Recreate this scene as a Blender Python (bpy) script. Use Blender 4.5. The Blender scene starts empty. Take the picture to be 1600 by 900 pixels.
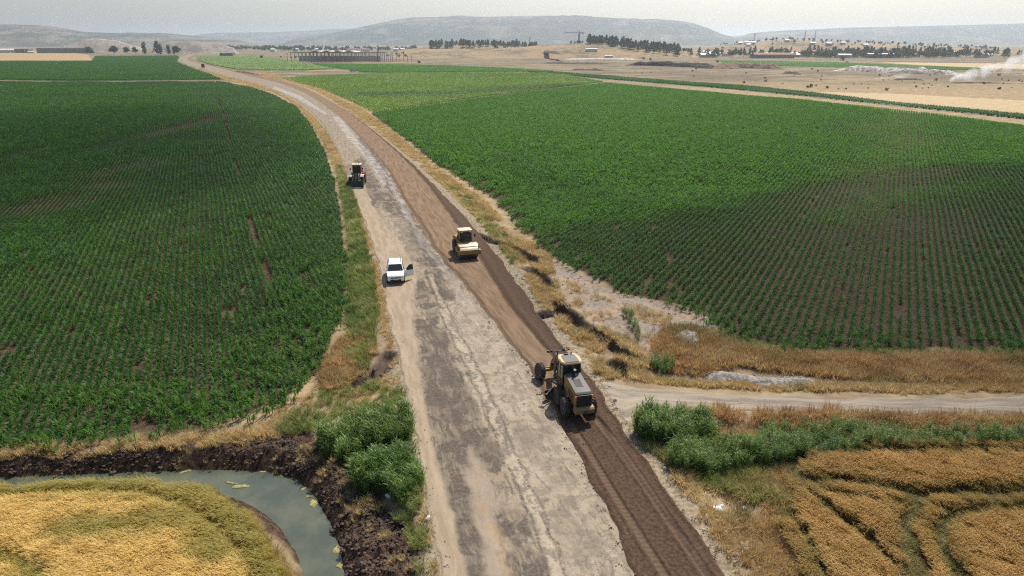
HAZE=True; HAZE_TOP=300.0; HAZE_D=1.15e-4; EXPO=0.33
import bpy, bmesh, math, random
import numpy as np
from mathutils import Vector, Matrix
R = math.radians
random.seed(7)
rng = np.random.default_rng(11)
SC = bpy.context.scene
COL = SC.collection

# ------------------------------------------------------------------ camera
H = 23.0; PITCH = R(19.8); F = 1600 * 24 / 36.0
cam = bpy.data.cameras.new('camera'); cam.lens = 24; cam.sensor_width = 36
cam.clip_start = 0.5; cam.clip_end = 60000
co = bpy.data.objects.new('camera', cam); COL.objects.link(co)
co.location = (0, 0, H); co.rotation_euler = (math.pi / 2 - PITCH, 0, 0)
SC.camera = co

def G(px, py, z=0.0):
    """ground point (height z) that stands at photograph pixel px, py"""
    a = (px - 800) / F; b = (450 - py) / F
    ry = math.cos(PITCH) + b * math.sin(PITCH); rz = -math.sin(PITCH) + b * math.cos(PITCH)
    t = (z - H) / rz
    return (a * t, ry * t)
def GP(pts, z=0.0): return np.array([G(p[0], p[1], z) for p in pts], dtype=np.float64)
def AZ(px, D):
    """x of a far point at distance D (along +Y) seen at pixel column px near the horizon"""
    return (px - 800) / (F / math.cos(PITCH)) * D
def ZH(py, D):
    """height of a far point at distance D seen at pixel row py"""
    return H - math.tan(PITCH + math.atan((py - 450) / F)) * D

# ------------------------------------------------------------------ numpy noise
def _hash(ix, iy, s):
    n = (ix.astype(np.int64) * 374761393 + iy.astype(np.int64) * 668265263 + s * 1442695041) & 0xffffffff
    n = ((n ^ (n >> 13)) * 1274126177) & 0xffffffff
    return ((n ^ (n >> 16)) & 0xffff) / 65535.0
def vn(x, y, s=0):
    ix = np.floor(x); iy = np.floor(y); fx = x - ix; fy = y - iy
    fx = fx * fx * (3 - 2 * fx); fy = fy * fy * (3 - 2 * fy)
    a = _hash(ix, iy, s); b = _hash(ix + 1, iy, s); c = _hash(ix, iy + 1, s); d = _hash(ix + 1, iy + 1, s)
    return (a + (b - a) * fx) * (1 - fy) + (c + (d - c) * fx) * fy
def fbm(x, y, scale, o=4, s=0):
    v = np.zeros_like(np.asarray(x, dtype=np.float64)); amp = 1; tot = 0; f = 1.0 / scale
    for k in range(o):
        v += amp * vn(x * f + 17.3 * k, y * f - 9.1 * k, s + k); tot += amp; amp *= 0.5; f *= 2.03
    return v / tot
def sstep(a, b, x):
    t = np.clip((x - a) / (b - a), 0, 1); return t * t * (3 - 2 * t)

def pip(P, x, y):
    ins = np.zeros(x.shape, bool); n = len(P)
    for i in range(n):
        x0, y0 = P[i]; x1, y1 = P[(i + 1) % n]
        if y0 == y1: continue
        c = ((y0 > y) != (y1 > y)) & (x < (x1 - x0) * (y - y0) / (y1 - y0) + x0)
        ins ^= c
    return ins
def dline(P, x, y, closed=False):
    d = np.full(x.shape, 1e18); n = len(P)
    for i in range(n if closed else n - 1):
        x0, y0 = P[i]; x1, y1 = P[(i + 1) % n]
        vx, vy = x1 - x0, y1 - y0; L = vx * vx + vy * vy + 1e-12
        t = np.clip(((x - x0) * vx + (y - y0) * vy) / L, 0, 1)
        d = np.minimum(d, (x - x0 - t * vx) ** 2 + (y - y0 - t * vy) ** 2)
    return np.sqrt(d)
def sdp(P, x, y, pad=12):
    """signed distance to polygon (negative inside); far points just get +pad"""
    out = np.full(x.shape, float(pad))
    lo = P.min(0) - pad; hi = P.max(0) + pad
    m = (x > lo[0]) & (x < hi[0]) & (y > lo[1]) & (y < hi[1])
    if m.any():
        xs, ys = x[m], y[m]; d = dline(P, xs, ys, True)
        out[m] = np.where(pip(P, xs, ys), -d, np.minimum(d, pad))
    return out
def smooth_line(P, n):
    """Catmull-Rom resample of a polyline to n points, even in parameter by length"""
    P = np.asarray(P, float); Q = np.vstack([2 * P[0] - P[1], P, 2 * P[-1] - P[-2]])
    seg = np.linalg.norm(np.diff(P, axis=0), axis=1); cum = np.r_[0, np.cumsum(seg)]
    t = np.linspace(0, cum[-1], n); out = np.zeros((n, P.shape[1]))
    k = np.clip(np.searchsorted(cum, t, side='right') - 1, 0, len(seg) - 1); u = (t - cum[k]) / seg[k]
    p0, p1, p2, p3 = Q[k], Q[k + 1], Q[k + 2], Q[k + 3]; u = u[:, None]
    return 0.5 * (2 * p1 + (p2 - p0) * u + (2 * p0 - 5 * p1 + 4 * p2 - p3) * u ** 2 + (3 * p1 - p0 - 3 * p2 + p3) * u ** 3)
def crom(P, n):
    """Catmull-Rom with uniform parameter (same point index on paired lines stays paired)"""
    P = np.asarray(P, float); Q = np.vstack([2 * P[0] - P[1], P, 2 * P[-1] - P[-2]])
    t = np.linspace(0, len(P) - 1 - 1e-9, n); k = t.astype(int); u = (t - k)[:, None]
    p0, p1, p2, p3 = Q[k], Q[k + 1], Q[k + 2], Q[k + 3]
    return 0.5 * (2 * p1 + (p2 - p0) * u + (2 * p0 - 5 * p1 + 4 * p2 - p3) * u ** 2 + (3 * p1 - p0 - 3 * p2 + p3) * u ** 3)

# ------------------------------------------------------------------ mesh helpers
def tag(o, label=None, cat=None, group=None, kind=None):
    if label: o['label'] = label
    if cat: o['category'] = cat
    if group: o['group'] = group
    if kind: o['kind'] = kind
    return o
def link(name, me, m=None, parent=None):
    o = bpy.data.objects.new(name, me); COL.objects.link(o)
    if m is not None and me is not None: me.materials.append(m)
    if parent is not None: o.parent = parent
    return o
def empty(name, loc, rz=0.0):
    o = bpy.data.objects.new(name, None); COL.objects.link(o); o.location = loc; o.rotation_euler = (0, 0, rz)
    o.empty_display_size = 0.3
    return o
def np_mesh(name, V, Fq, attrs=None, smooth=True, uv=None):
    """mesh from vertex array and quad (or tri) index array"""
    V = np.asarray(V, np.float32); Fq = np.asarray(Fq, np.int32); k = Fq.shape[1]
    me = bpy.data.meshes.new(name)
    me.vertices.add(len(V)); me.vertices.foreach_set('co', V.ravel())
    me.loops.add(Fq.size); me.loops.foreach_set('vertex_index', Fq.ravel())
    me.polygons.add(len(Fq)); me.polygons.foreach_set('loop_start', np.arange(0, Fq.size, k, dtype=np.int32))
    if smooth: me.polygons.foreach_set('use_smooth', np.ones(len(Fq), bool))
    me.update(calc_edges=True)
    for an, a in (attrs or {}).items():
        at = me.attributes.new(an, 'FLOAT', 'POINT'); at.data.foreach_set('value', np.asarray(a, np.float32).ravel())
    return me
def grid_faces(nr, nc):
    i = np.arange(nr - 1)[:, None] * nc + np.arange(nc - 1)[None, :]
    i = i.ravel(); return np.stack([i, i + 1, i + nc + 1, i + nc], 1)

# ------------------------------------------------------------------ material helpers
class NT:
    def __init__(s, m):
        m.use_nodes = True; s.t = m.node_tree; s.t.nodes.clear()
    def n(s, typ, inp=None, **kw):
        nd = s.t.nodes.new(typ)
        for k, v in kw.items(): setattr(nd, k, v)
        for k, v in (inp or {}).items():
            sk = nd.inputs[k]
            if isinstance(v, bpy.types.NodeSocket): s.t.links.new(v, sk)
            else: sk.default_value = v
        return nd
    def math(s, op, a, b=None, c=None, clamp=False):
        nd = s.t.nodes.new('ShaderNodeMath'); nd.operation = op; nd.use_clamp = clamp
        for i, v in enumerate((a, b, c)):
            if v is None: continue
            if isinstance(v, bpy.types.NodeSocket): s.t.links.new(v, nd.inputs[i])
            else: nd.inputs[i].default_value = v
        return nd.outputs[0]
    def mix(s, f, a, b, blend='MIX'):
        nd = s.t.nodes.new('ShaderNodeMix'); nd.data_type = 'RGBA'; nd.blend_type = blend
        for sk, v in ((nd.inputs[0], f), (nd.inputs[6], a), (nd.inputs[7], b)):
            if isinstance(v, bpy.types.NodeSocket): s.t.links.new(v, sk)
            elif isinstance(v, (int, float)): sk.default_value = v
            else: sk.default_value = (*v[:3], 1)
        return nd.outputs[2]
    def pos(s): return s.n('ShaderNodeNewGeometry').outputs['Position']
    def noise(s, vec, scale, detail=4, rough=0.55, stretch=None, dist=0.0):
        if stretch is not None:
            vec = s.n('ShaderNodeMapping', {'Vector': vec, 'Scale': stretch}).outputs[0]
        return s.n('ShaderNodeTexNoise', {'Vector': vec, 'Scale': scale, 'Detail': detail, 'Roughness': rough, 'Distortion': dist}).outputs['Fac']
    def ramp(s, f, a, b):
        return s.n('ShaderNodeMapRange', {'Value': f, 'From Min': a, 'From Max': b}, interpolation_type='SMOOTHSTEP').outputs[0]
    def attr(s, name, typ='GEOMETRY'):
        nd = s.t.nodes.new('ShaderNodeAttribute'); nd.attribute_name = name; nd.attribute_type = typ
        return nd.outputs['Fac']
    def out(s, sh, vol=None):
        o = s.t.nodes.new('ShaderNodeOutputMaterial')
        if sh is not None: s.t.links.new(sh, o.inputs['Surface'])
        if vol is not None: s.t.links.new(vol, o.inputs['Volume'])
    def bump(s, h, strength=0.5, dist=0.05):
        return s.n('ShaderNodeBump', {'Height': h, 'Strength': strength, 'Distance': dist}).outputs[0]
    def bsdf(s, col, rough=0.8, nrm=None, metal=0.0, spec=0.5):
        b = s.n('ShaderNodeBsdfPrincipled', {'Roughness': rough, 'Metallic': metal, 'Specular IOR Level': spec})
        if isinstance(col, bpy.types.NodeSocket): s.t.links.new(col, b.inputs['Base Color'])
        else: b.inputs['Base Color'].default_value = (*col[:3], 1)
        if nrm is not None: s.t.links.new(nrm, b.inputs['Normal'])
        return b.outputs[0]
def newmat(name):
    m = bpy.data.materials.new(name); return m, NT(m)
def simple(name, col, rough=0.6, metal=0.0, var=0.25, scale=3.0, dirt=None, dirt_amt=0.4, spec=0.5, bump=0.0):
    """painted or dusty surface: base colour with uneven tone and optional dust patches"""
    m, t = newmat(name)
    tc = t.n('ShaderNodeTexCoord').outputs['Object']
    n1 = t.noise(tc, scale, 5, 0.65); n2 = t.noise(tc, scale * 9, 3, 0.6)
    f = t.math('MULTIPLY_ADD', t.math('SUBTRACT', t.math('ADD', n1, n2), 1.0), var * 2, 1.0)
    c = t.mix(1.0, col, t.n('ShaderNodeCombineColor', {0: f, 1: f, 2: f}).outputs[0], 'MULTIPLY')
    if dirt is not None:
        c = t.mix(t.math('MULTIPLY', t.ramp(t.noise(tc, scale * 1.7, 6, 0.7), 0.42, 0.68), dirt_amt), c, dirt)
    nr = t.bump(n2, bump, 0.02) if bump else None
    t.out(t.bsdf(c, rough, nr, metal, spec)); return m
# ------------------------------------------------------------------ layout (ground plan, read off the photograph once)
# paired stations along the road: left edge, shoulder line, asphalt right edge, windrow line, right edge
ROADPX = [
 ((716, 1010), (770, 1010), (1050, 1010), (1190, 1010), (1222, 1010)),
 ((690, 900), (731, 900), (990, 900), (1102, 900), (1140, 900)),
 ((672, 810), (705, 810), (952, 810), (1040, 810), (1078, 810)),
 ((655, 730), (684, 730), (911, 730), (981, 730), (1018, 730)),
 ((641, 650), (668, 650), (868, 650), (928, 650), (963, 650)),
 ((629, 590), (658, 590), (836, 590), (888, 590), (925, 590)),
 ((616, 530), (648, 530), (792, 530), (838, 530), (872, 530)),
 ((604, 475), (645, 475), (750, 475), (793, 475), (834, 475)),
 ((597, 430), (650, 430), (712, 430), (765, 430), (803, 430)),
 ((585, 390), (630, 390), (680, 390), (739, 390), (773, 390)),
 ((571, 350), (600, 350), (655, 350), (712, 350), (740, 350)),
 ((556, 310), (578, 310), (629, 310), (684, 310), (701, 310)),
 ((543, 270), (562, 270), (608, 270), (652, 270), (661, 270)),
 ((531, 240), (545, 240), (585, 240), (622, 240), (628, 240)),
 ((515, 210), (527, 210), (558, 210), (588, 210), (592, 210)),
 ((492, 180), (502, 180), (528, 180), (550, 180), (553, 180)),
 ((468, 160), (477, 160), (500, 160), (516, 159), (519, 159)),
 ((438, 144), (446, 143), (470, 142), (482, 141), (485, 141)),
 ((402, 131), (409, 130), (432, 128.5), (442, 127.5), (445, 127)),
 ((362, 121), (368, 120.3), (388, 118.2), (396, 117.2), (398, 117)),
 ((322, 110), (328, 109), (346, 107), (352, 106.3), (354, 106)),
 ((295, 102), (299, 101.2), (312, 99), (316, 98.2), (317, 98)),
 ((279, 95), (283, 95), (294, 93.5), (297, 93), (298, 93)),
 ((281, 89.5), (284, 89.5), (296, 89.5), (299, 89.5), (300, 89.5)),
 ((292, 85.5), (294, 85.5), (303, 85.5), (305, 85.5), (306, 85.5)),
 ((300, 82.5), (301, 82.5), (307, 82.5), (309, 82.5), (310, 82.5)),
]
LINES = [GP([st[k] for st in ROADPX]) for k in range(5)]
NS = 900
LN = [crom(l, NS) for l in LINES]
# wander of the edges, a few decimetres
for k, l in enumerate(LN):
    a = (0.28, 0.22, 0.30, 0.1, 0.3)[k]
    d = np.gradient(l, axis=0); d /= np.linalg.norm(d, axis=1)[:, None] + 1e-9
    arc = np.r_[0, np.cumsum(np.linalg.norm(np.diff(l, axis=0), axis=1))]
    wv = (fbm(arc, arc * 0 + k * 7.7, 2.2, 4, 40 + k) - 0.5) * 2 * a
    LN[k] = l + np.stack([-d[:, 1], d[:, 0]], 1) * wv[:, None]
ROADPOLY = np.vstack([LINES[0], LINES[4][::-1]])

TRK_U = GP([(905, 596), (960, 596), (1010, 604), (1080, 612), (1160, 616), (1260, 618), (1400, 620), (1600, 620), (1850, 621)], -0.12)
TRK_L = GP([(966, 660), (985, 668), (1000, 648), (1080, 641), (1160, 644), (1260, 648), (1400, 650), (1600, 651), (1850, 652)], -0.12)
TRACKPOLY = np.vstack([TRK_U, TRK_L[::-1]])

WATER_Z = -1.35
WATER = GP([(-260, 752), (-100, 748), (0, 746), (120, 741), (230, 737), (340, 734), (420, 737), (462, 748), (492, 776), (513, 812), (528, 850), (540, 905), (556, 990),
            (490, 990), (478, 905), (462, 862), (440, 828), (415, 803), (380, 784), (345, 772), (290, 770), (180, 772), (60, 776), (-100, 782), (-260, 790)], WATER_Z)
MUD = GP([(-260, 716), (0, 712), (120, 708), (260, 704), (360, 699), (430, 682), (470, 676), (500, 700), (545, 735), (575, 765), (610, 790), (640, 830), (655, 880), (668, 990),
          (500, 1000), (480, 930), (452, 880), (432, 850), (405, 822), (372, 800), (330, 775), (345, 745), (0, 760), (-260, 760)], -0.8)
GULLY = [GP([(742, 372), (770, 384), (800, 388), (822, 398), (838, 412)], -0.5), GP([(826, 424), (838, 432), (850, 438), (858, 452)], -0.5), GP([(846, 500), (862, 497), (880, 492), (872, 478), (890, 492), (906, 505), (930, 522), (955, 540), (978, 555), (1000, 566)], -0.5),
         GP([(958, 572), (970, 580), (976, 590)], -0.5)]
LBANK = GP([(560, 600), (585, 590), (600, 570), (606, 560)], -0.4)

CORN_L = GP([(-400, 700), (0, 702), (140, 694), (240, 682), (330, 668), (400, 652), (455, 622), (492, 588), (514, 552), (530, 510), (539, 460), (540, 400), (532, 345), (524, 290),
             (505, 235), (484, 195), (462, 168), (430, 150), (392, 137), (346, 128.5), (180, 129.5), (0, 128.5), (-260, 128)], -0.45)
CORN_R = GP([(582, 178), (760, 153), (945, 130), (1120, 146), (1260, 158), (1440, 178), (1600, 198), (1760, 220), (1960, 260), (2080, 560), (1800, 556), (1600, 548), (1420, 549), (1300, 548), (1210, 545), (1150, 532),
             (1118, 512), (1098, 490), (1040, 470), (960, 452), (905, 424), (868, 402), (828, 372), (800, 342), (776, 312), (735, 288), (690, 262), (640, 222)], -0.45)
THINLINE = GP([(862, 400), (900, 362), (1000, 343), (1112, 327), (1225, 299), (1337, 281), (1450, 263), (1600, 264), (1800, 275), (2000, 285), (2100, 700), (1000, 700)], -0.45)
WHEAT_L = GP([(-220, 774), (0, 768), (90, 764), (180, 762), (260, 762), (320, 772), (370, 800), (405, 835), (432, 880), (448, 930), (470, 1010), (-200, 1010)], -0.45)
WHEAT_R = GP([(1255, 716), (1400, 702), (1600, 700), (1800, 700), (1900, 1010), (1330, 1010), (1262, 900), (1225, 830), (1235, 775)], -0.45)
WASH = GP([(862, 402), (905, 428), (960, 456), (1040, 474), (1096, 494), (1112, 512), (1085, 530), (1050, 525), (1040, 560), (1000, 545), (960, 520), (920, 505), (880, 470), (868, 440)], -0.45)

def ground_h(x, y):
    """height of the ground sheet"""
    x = np.asarray(x, float); y = np.asarray(y, float)
    h = np.full(x.shape, -0.06)
    d = sdp(ROADPOLY, x, y, 14.0)
    h -= 0.42 * sstep(0.15, 3.5, d)
    near = y < 170
    if near.any():
        X = x[near]; Y = y[near]; hh = h[near]; D = d[near]
        t = sdp(TRACKPOLY, X, Y, 6.0)
        hh = np.where(D > 0, np.maximum(hh, -0.17 - 0.33 * sstep(0.0, 2.6, t)), hh)
        rough = sstep(0.3, 2.0, D) * sstep(-0.1, 0.8, t)
        hh += rough * ((fbm(X, Y, 3.2, 4, 3) - 0.5) * 0.34 + (fbm(X, Y, 0.5, 3, 5) - 0.5) * 0.10)
        ws = 1 - sstep(-1.0, 0.6, sdp(WASH, X, Y, 4.0)); hh += ws * ((np.abs(fbm(X, Y, 1.8, 5, 14) - .5) - .15) * .9 + (fbm(X, Y, .35, 3, 15) - .5) * .22)
        # water channel with lumpy spoil banks
        w = sdp(WATER, X, Y, 9.0)
        m = sdp(MUD, X, Y, 6.0); mm = 1 - sstep(-0.7, 0.4, m)
        lump = np.abs(fbm(X, Y, 1.5, 5, 9) - 0.5) * 1.5 + (fbm(X, Y, 0.32, 3, 8) - 0.5) * 0.40
        hh += mm * (lump - 0.12) * sstep(0.0, 1.2, w)
        bank = WATER_Z - 0.02 + np.where(w < 0, 0.5 * np.maximum(w, -1.2), 0.95 * np.maximum(w, 0) ** 0.85) + mm * (fbm(X, Y, 0.6, 4, 12) - 0.5) * 0.5 * sstep(-0.3, 0.7, w)
        hh = np.minimum(hh, bank)
        # washed-out scarps beside the road: sharp drop on the camera side of a broken edge
        for gi, g in enumerate(GULLY):
            wob = 0.35 * (fbm(X, Y, 0.9, 3, 21 + gi) - 0.5)
            gd = dline(g, X, Y) + wob
            hh -= 1.25 * (1 - sstep(0.35, 0.72, gd)) * sstep(0.25, 0.5, fbm(X, Y, 2.0, 3, 60 + gi) + 0.12)
            hh += 0.08 * np.exp(-((gd - 1.1) / 0.5) ** 2)
        gd = dline(LBANK, X, Y) + 0.4 * (fbm(X, Y, 0.8, 3, 28) - 0.5)
        hh -= 0.6 * (1 - sstep(0.2, 0.7, gd))
        h[near] = hh
    return h

# ------------------------------------------------------------------ ground sheet: fan of rows out to the horizon
ys = [10.0]
while ys[-1] < 190: ys.append(ys[-1] * 1.0058)
while ys[-1] < 26000: ys.append(ys[-1] * 1.03)
ys = np.array(ys)
us = np.sinh(np.linspace(-1, 1, 861) * 1.6) / math.sinh(1.6) * 1.75
us = np.sort(np.r_[np.linspace(-0.85, 0.85, 741), np.linspace(-2.6, -0.87, 40), np.linspace(0.87, 2.6, 40)])
GX = ys[:, None] * us[None, :]; GY = np.broadcast_to(ys[:, None], GX.shape).copy()
# keep the sheet wide close to the camera
GX = GX + np.sign(us)[None, :] * np.maximum(0, np.abs(us)[None, :] - 0.85) * 30
gx, gy = GX.ravel(), GY.ravel()
gh = ground_h(gx, gy)
nearm = gy < 460
def zone(P, soft, wob, wsc, seed, pad=10):
    """0..1 mask of a ground zone with a ragged edge"""
    out = np.zeros(gx.shape); X, Y = gx[nearm], gy[nearm]
    d = sdp(P, X, Y, pad) + (fbm(X, Y, wsc, 4, seed) - 0.5) * 2 * wob
    out[nearm] = 1 - sstep(-soft, soft, d); return out
A = {}
A['soil'] = np.maximum(zone(CORN_L, 0.5, 1.3, 2.5, 31), zone(CORN_R, 0.5, 1.0, 2.5, 33))
A['mud'] = zone(MUD, 0.5, 0.9, 1.6, 35)
wz = zone(WATER, 0.35, 0.1, 1, 36, 4); A['mud'] = np.maximum(A['mud'], wz)
A['wash'] = zone(WASH, 0.7, 1.4, 2.2, 37)
A['wheat'] = np.maximum(zone(WHEAT_L, 0.4, 0.6, 1.5, 38), zone(WHEAT_R, 0.4, 0.6, 1.5, 39))
dr = np.full(gx.shape, 14.0); dr[nearm] = sdp(ROADPOLY, gx[nearm], gy[nearm], 14.0)
A['verge'] = 1 - sstep(0.2, 2.6, dr + (fbm(gx, gy, 1.7, 4, 41) - 0.5) * 1.6)
scarp_shade = np.zeros(gx.shape); X, Y = gx[nearm], gy[nearm]
for g in GULLY + [LBANK]:
    scarp_shade[nearm] = np.maximum(scarp_shade[nearm], 1 - sstep(0.5, 1.2, dline(g, X, Y) + (fbm(X, Y, 1.0, 3, 44) - 0.5) * 0.8))
A['scarp_shade'] = scarp_shade
ground_me = np_mesh('ground', np.stack([gx, gy, gh], 1), grid_faces(*GX.shape), A)

m, t = newmat('earth'); P = t.pos()
nbig = t.noise(P, 0.018, 5, 0.6); nmid = t.noise(P, 0.35, 5, 0.6); nfin = t.noise(P, 3.2, 6, 0.7); ngr = t.noise(P, 22.0, 3, 0.7)
streak = t.noise(P, 0.03, 6, 0.62, (0.35, 1.0, 1.0))
c = t.mix(t.ramp(nmid, 0.35, 0.66), (0.235, 0.175, 0.105), (0.36, 0.275, 0.165))
far = t.ramp(t.n('ShaderNodeSeparateXYZ', {0: P}).outputs[1], 330.0, 520.0)
cf = t.mix(t.ramp(streak, 0.42, 0.60), (0.150, 0.122, 0.088), (0.265, 0.208, 0.130))
cf = t.mix(t.math('MULTIPLY', t.ramp(t.noise(P, 0.055, 6, 0.7), 0.50, 0.62), 0.75), cf, (0.095, 0.082, 0.060))
cf = t.mix(t.math('MULTIPLY', t.ramp(nbig, 0.58, 0.70), 0.45), cf, (0.14, 0.16, 0.085))
c = t.mix(far, c, cf)
soil = t.mix(t.ramp(nfin, 0.35, 0.68), (0.042, 0.029, 0.019), (0.110, 0.079, 0.052))
soil = t.mix(t.math('MULTIPLY', t.ramp(nmid, 0.55, 0.72), 0.55), soil, (0.125, 0.088, 0.058))
c = t.mix(t.attr('soil'), c, soil)
vg = t.mix(t.ramp(nfin, 0.36, 0.62), (0.17, 0.135, 0.095), (0.33, 0.27, 0.19))
c = t.mix(t.attr('verge'), c, vg)
wash = t.mix(t.ramp(nmid, 0.40, 0.62), (0.290, 0.248, 0.205), (0.385, 0.280, 0.190))
wash = t.mix(t.math('MULTIPLY', t.ramp(nfin, 0.50, 0.60), 0.65), wash, (0.165, 0.143, 0.120))
wash = t.mix(t.math('MULTIPLY', t.ramp(ngr, 0.60, 0.68), 0.8), wash, (0.40, 0.37, 0.33))
c = t.mix(t.attr('wash'), c, wash)
c = t.mix(t.attr('wheat'), c, (0.13, 0.105, 0.035))
c = t.mix(t.attr('scarp_shade'), c, t.mix(nfin, (0.045, 0.032, 0.025), (0.15, 0.11, 0.085)))  # shade of the cut banks put into a darker soil colour
mud = t.mix(t.ramp(nfin, 0.36, 0.66), (0.028, 0.018, 0.013), (0.100, 0.066, 0.046))
mud = t.mix(t.math('MULTIPLY', t.ramp(t.noise(P, 1.6, 6, 0.75), 0.58, 0.70), 0.6), mud, (0.22, 0.165, 0.11))
c = t.mix(t.attr('mud'), c, mud)
c = t.mix(t.math('MULTIPLY', t.math('SUBTRACT', ngr, 0.5), 0.9), c, (0.05, 0.04, 0.03), 'MIX')
t.out(t.bsdf(c, 0.9, t.bump(t.math('MULTIPLY_ADD', ngr, 0.35, nfin), 0.75, 0.10), spec=0.03))
ground = link('ground', ground_me, m); tag(ground, 'dry tan and brown earth of the plain under the fields', kind='structure')

# ------------------------------------------------------------------ stream
m, t = newmat('murky_water'); P = t.pos()
wc = t.mix(t.ramp(t.noise(P, 0.5, 4, 0.6), 0.35, 0.7), (0.060, 0.074, 0.056), (0.100, 0.108, 0.074))
t.out(t.bsdf(wc, 0.09, t.bump(t.noise(P, 7.0, 3, 0.5), 0.10, 0.02), spec=0.45))
bm = bmesh.new()
o_ = np.array([WATER[:, 0].mean(), WATER[:, 1].mean()])
f = bm.faces.new([bm.verts.new((p[0] + (0.6 if False else 0), p[1], WATER_Z)) for p in [(-60, 20), (3, 20), (3, 36.0), (-60, 36.0)]])
me = bpy.data.meshes.new('water'); bm.to_mesh(me); bm.free()
water = link('stream_water', me, m); tag(water, 'still green-grey water of the bent irrigation ditch', kind='structure')
water.data.polygons[0].use_smooth = False

# ------------------------------------------------------------------ road ribbons
def ribbon(L0, L1, nu):
    u = np.linspace(0, 1, nu)
    X = L0[:, None, 0] * (1 - u) + L1[:, None, 0] * u; Y = L0[:, None, 1] * (1 - u) + L1[:, None, 1] * u
    return X, Y, np.broadcast_to(u, X.shape)
def poly_mask(P, X, Y, soft, wob, wsc, seed):
    d = sdp(P, X.ravel(), Y.ravel(), 8).reshape(X.shape)
    d = d + (fbm(X, Y, wsc, 5, seed) - 0.5) * 2 * wob
    return 1 - sstep(-soft, soft, d)
arcv = np.r_[0, np.cumsum(np.linalg.norm(np.diff(LN[2], axis=0), axis=1))]

X, Y, U = ribbon(LN[0], LN[2], 130)
Vv = np.broadcast_to(arcv[:, None], X.shape)
# width across in metres, for streak noise that runs along the road
Wm = np.linalg.norm(LN[2] - LN[0], axis=1)[:, None] * U
sh = poly_mask(np.vstack([LN[0] + [-3, 0], LN[1][::-1]]), X, Y, 0.18, 0.30, 1.8, 71)
sh *= sstep(150, 100, Y)
ASPH = [GP(p) for p in (
 [(655, 500), (700, 520), (716, 570), (738, 620), (760, 665), (786, 716), (776, 740), (742, 716), (722, 690), (742, 760), (748, 820), (762, 910), (726, 910), (704, 800), (684, 730), (668, 650), (656, 570)],
 [(786, 786), (806, 800), (838, 850), (866, 910), (800, 910), (782, 850), (778, 800)],
 [(806, 660), (832, 680), (870, 715), (905, 765), (880, 770), (840, 740), (812, 700)],
 [(664, 418), (690, 418), (706, 445), (704, 470), (680, 465), (668, 440)],
 [(640, 440), (662, 440), (700, 540), (690, 545), (652, 480)],
 [(590, 300), (618, 300), (650, 345), (672, 380), (690, 415), (652, 420), (632, 380), (606, 335)],
 [(565, 200), (580, 220), (612, 280), (640, 330), (625, 330), (590, 270), (560, 225)],
 [(538, 262), (565, 245), (590, 285), (598, 320), (570, 330), (556, 300)],
 [(838, 650), (866, 660), (880, 700), (860, 700), (840, 670)],
 [(860, 770), (890, 775), (930, 850), (950, 905), (905, 905), (880, 840)])]
dk = np.zeros(X.shape)
for i, p in enumerate(ASPH):
    dk = np.maximum(dk, poly_mask(p, X, Y, 0.35, 0.9 if i else 0.5, 1.6, 80 + i) * (0.95 if i == 0 else 0.75))
dk = dk * np.clip(0.45 + 1.1 * fbm(X, Y, 2.4, 5, 95), 0, 1)
st = fbm(Wm, Vv * 0.12, 0.55, 5, 97)
pal = GP([(735, 700), (760, 740), (772, 780), (770, 840), (790, 910), (770, 910), (745, 830), (728, 760)])
pl = poly_mask(pal, X, Y, 0.3, 0.6, 1.2, 99) * 0.8
white = [GP(p) for p in ([(520, 182), (530, 182), (556, 215), (580, 240), (596, 262), (606, 290), (597, 288), (574, 250), (548, 222)], [(596, 262), (610, 280), (632, 318), (648, 350), (636, 345), (612, 300)],
                         [(640, 345), (655, 358), (690, 410), (738, 475), (726, 480), (690, 425), (652, 375)], [(430, 135), (470, 150), (512, 178), (506, 178), (462, 153), (425, 138)])]
wh = np.zeros(X.shape)
for i, p in enumerate(white): wh = np.maximum(wh, poly_mask(p, X, Y, 0.25, 0.5, 1.2, 110 + i) * (0.8 if i != 2 else 0.35))
lite = poly_mask(GP([(690, 470), (740, 470), (800, 545), (862, 640), (930, 765), (985, 905), (868, 905), (812, 780), (762, 660), (715, 540)]), X, Y, 0.5, 1.2, 1.8, 117)
lite = np.maximum(lite, 0.8 * poly_mask(GP([(600, 330), (630, 340), (655, 400), (640, 440), (612, 400)]), X, Y, 0.4, 1.0, 1.5, 119))
cl = dline(GP([(672, 430), (700, 500), (735, 570), (768, 640), (800, 722), (838, 800), (872, 905), (900, 990)]), X, Y) + (fbm(X, Y, 1.0, 4, 116) - .5) * .5
lite = np.clip(lite * .62 + (1 - sstep(.16, .34, cl)) * .9, 0, 1)
ora = poly_mask(GP([(748, 790), (765, 800), (790, 850), (802, 905), (784, 905), (772, 850)]), X, Y, 0.3, 0.7, 1.0, 118)
Z = 0.0 + (fbm(X, Y, 1.3, 4, 120) - 0.5) * 0.05 + (fbm(Wm, Vv * 0.1, 0.6, 4, 121) - 0.5) * 0.05
Z += 0.03 * np.exp(-((U - 0.0) / 0.03) ** 2)
edge = np.minimum(U, 1 - U); Z -= 0.12 * (1 - sstep(0, 0.02, edge)) * (U < 0.5)
me = np_mesh('road', np.stack([X.ravel(), Y.ravel(), Z.ravel()], 1), grid_faces(*X.shape)[:, ::-1],
             {'shoulder': sh, 'asphalt': dk, 'pale': pl, 'white': wh, 'ochre': ora, 'lite': lite, 'ridge': np.exp(-((cl - .42) / .10) ** 2), 'streak': st, 'across': Wm, 'along': Vv})
m, t = newmat('worn_asphalt'); P = t.pos()
RV = t.n('ShaderNodeCombineXYZ', {0: t.attr('across'), 1: t.math('MULTIPLY', t.attr('along'), 0.13), 2: 0.0}).outputs[0]
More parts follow.
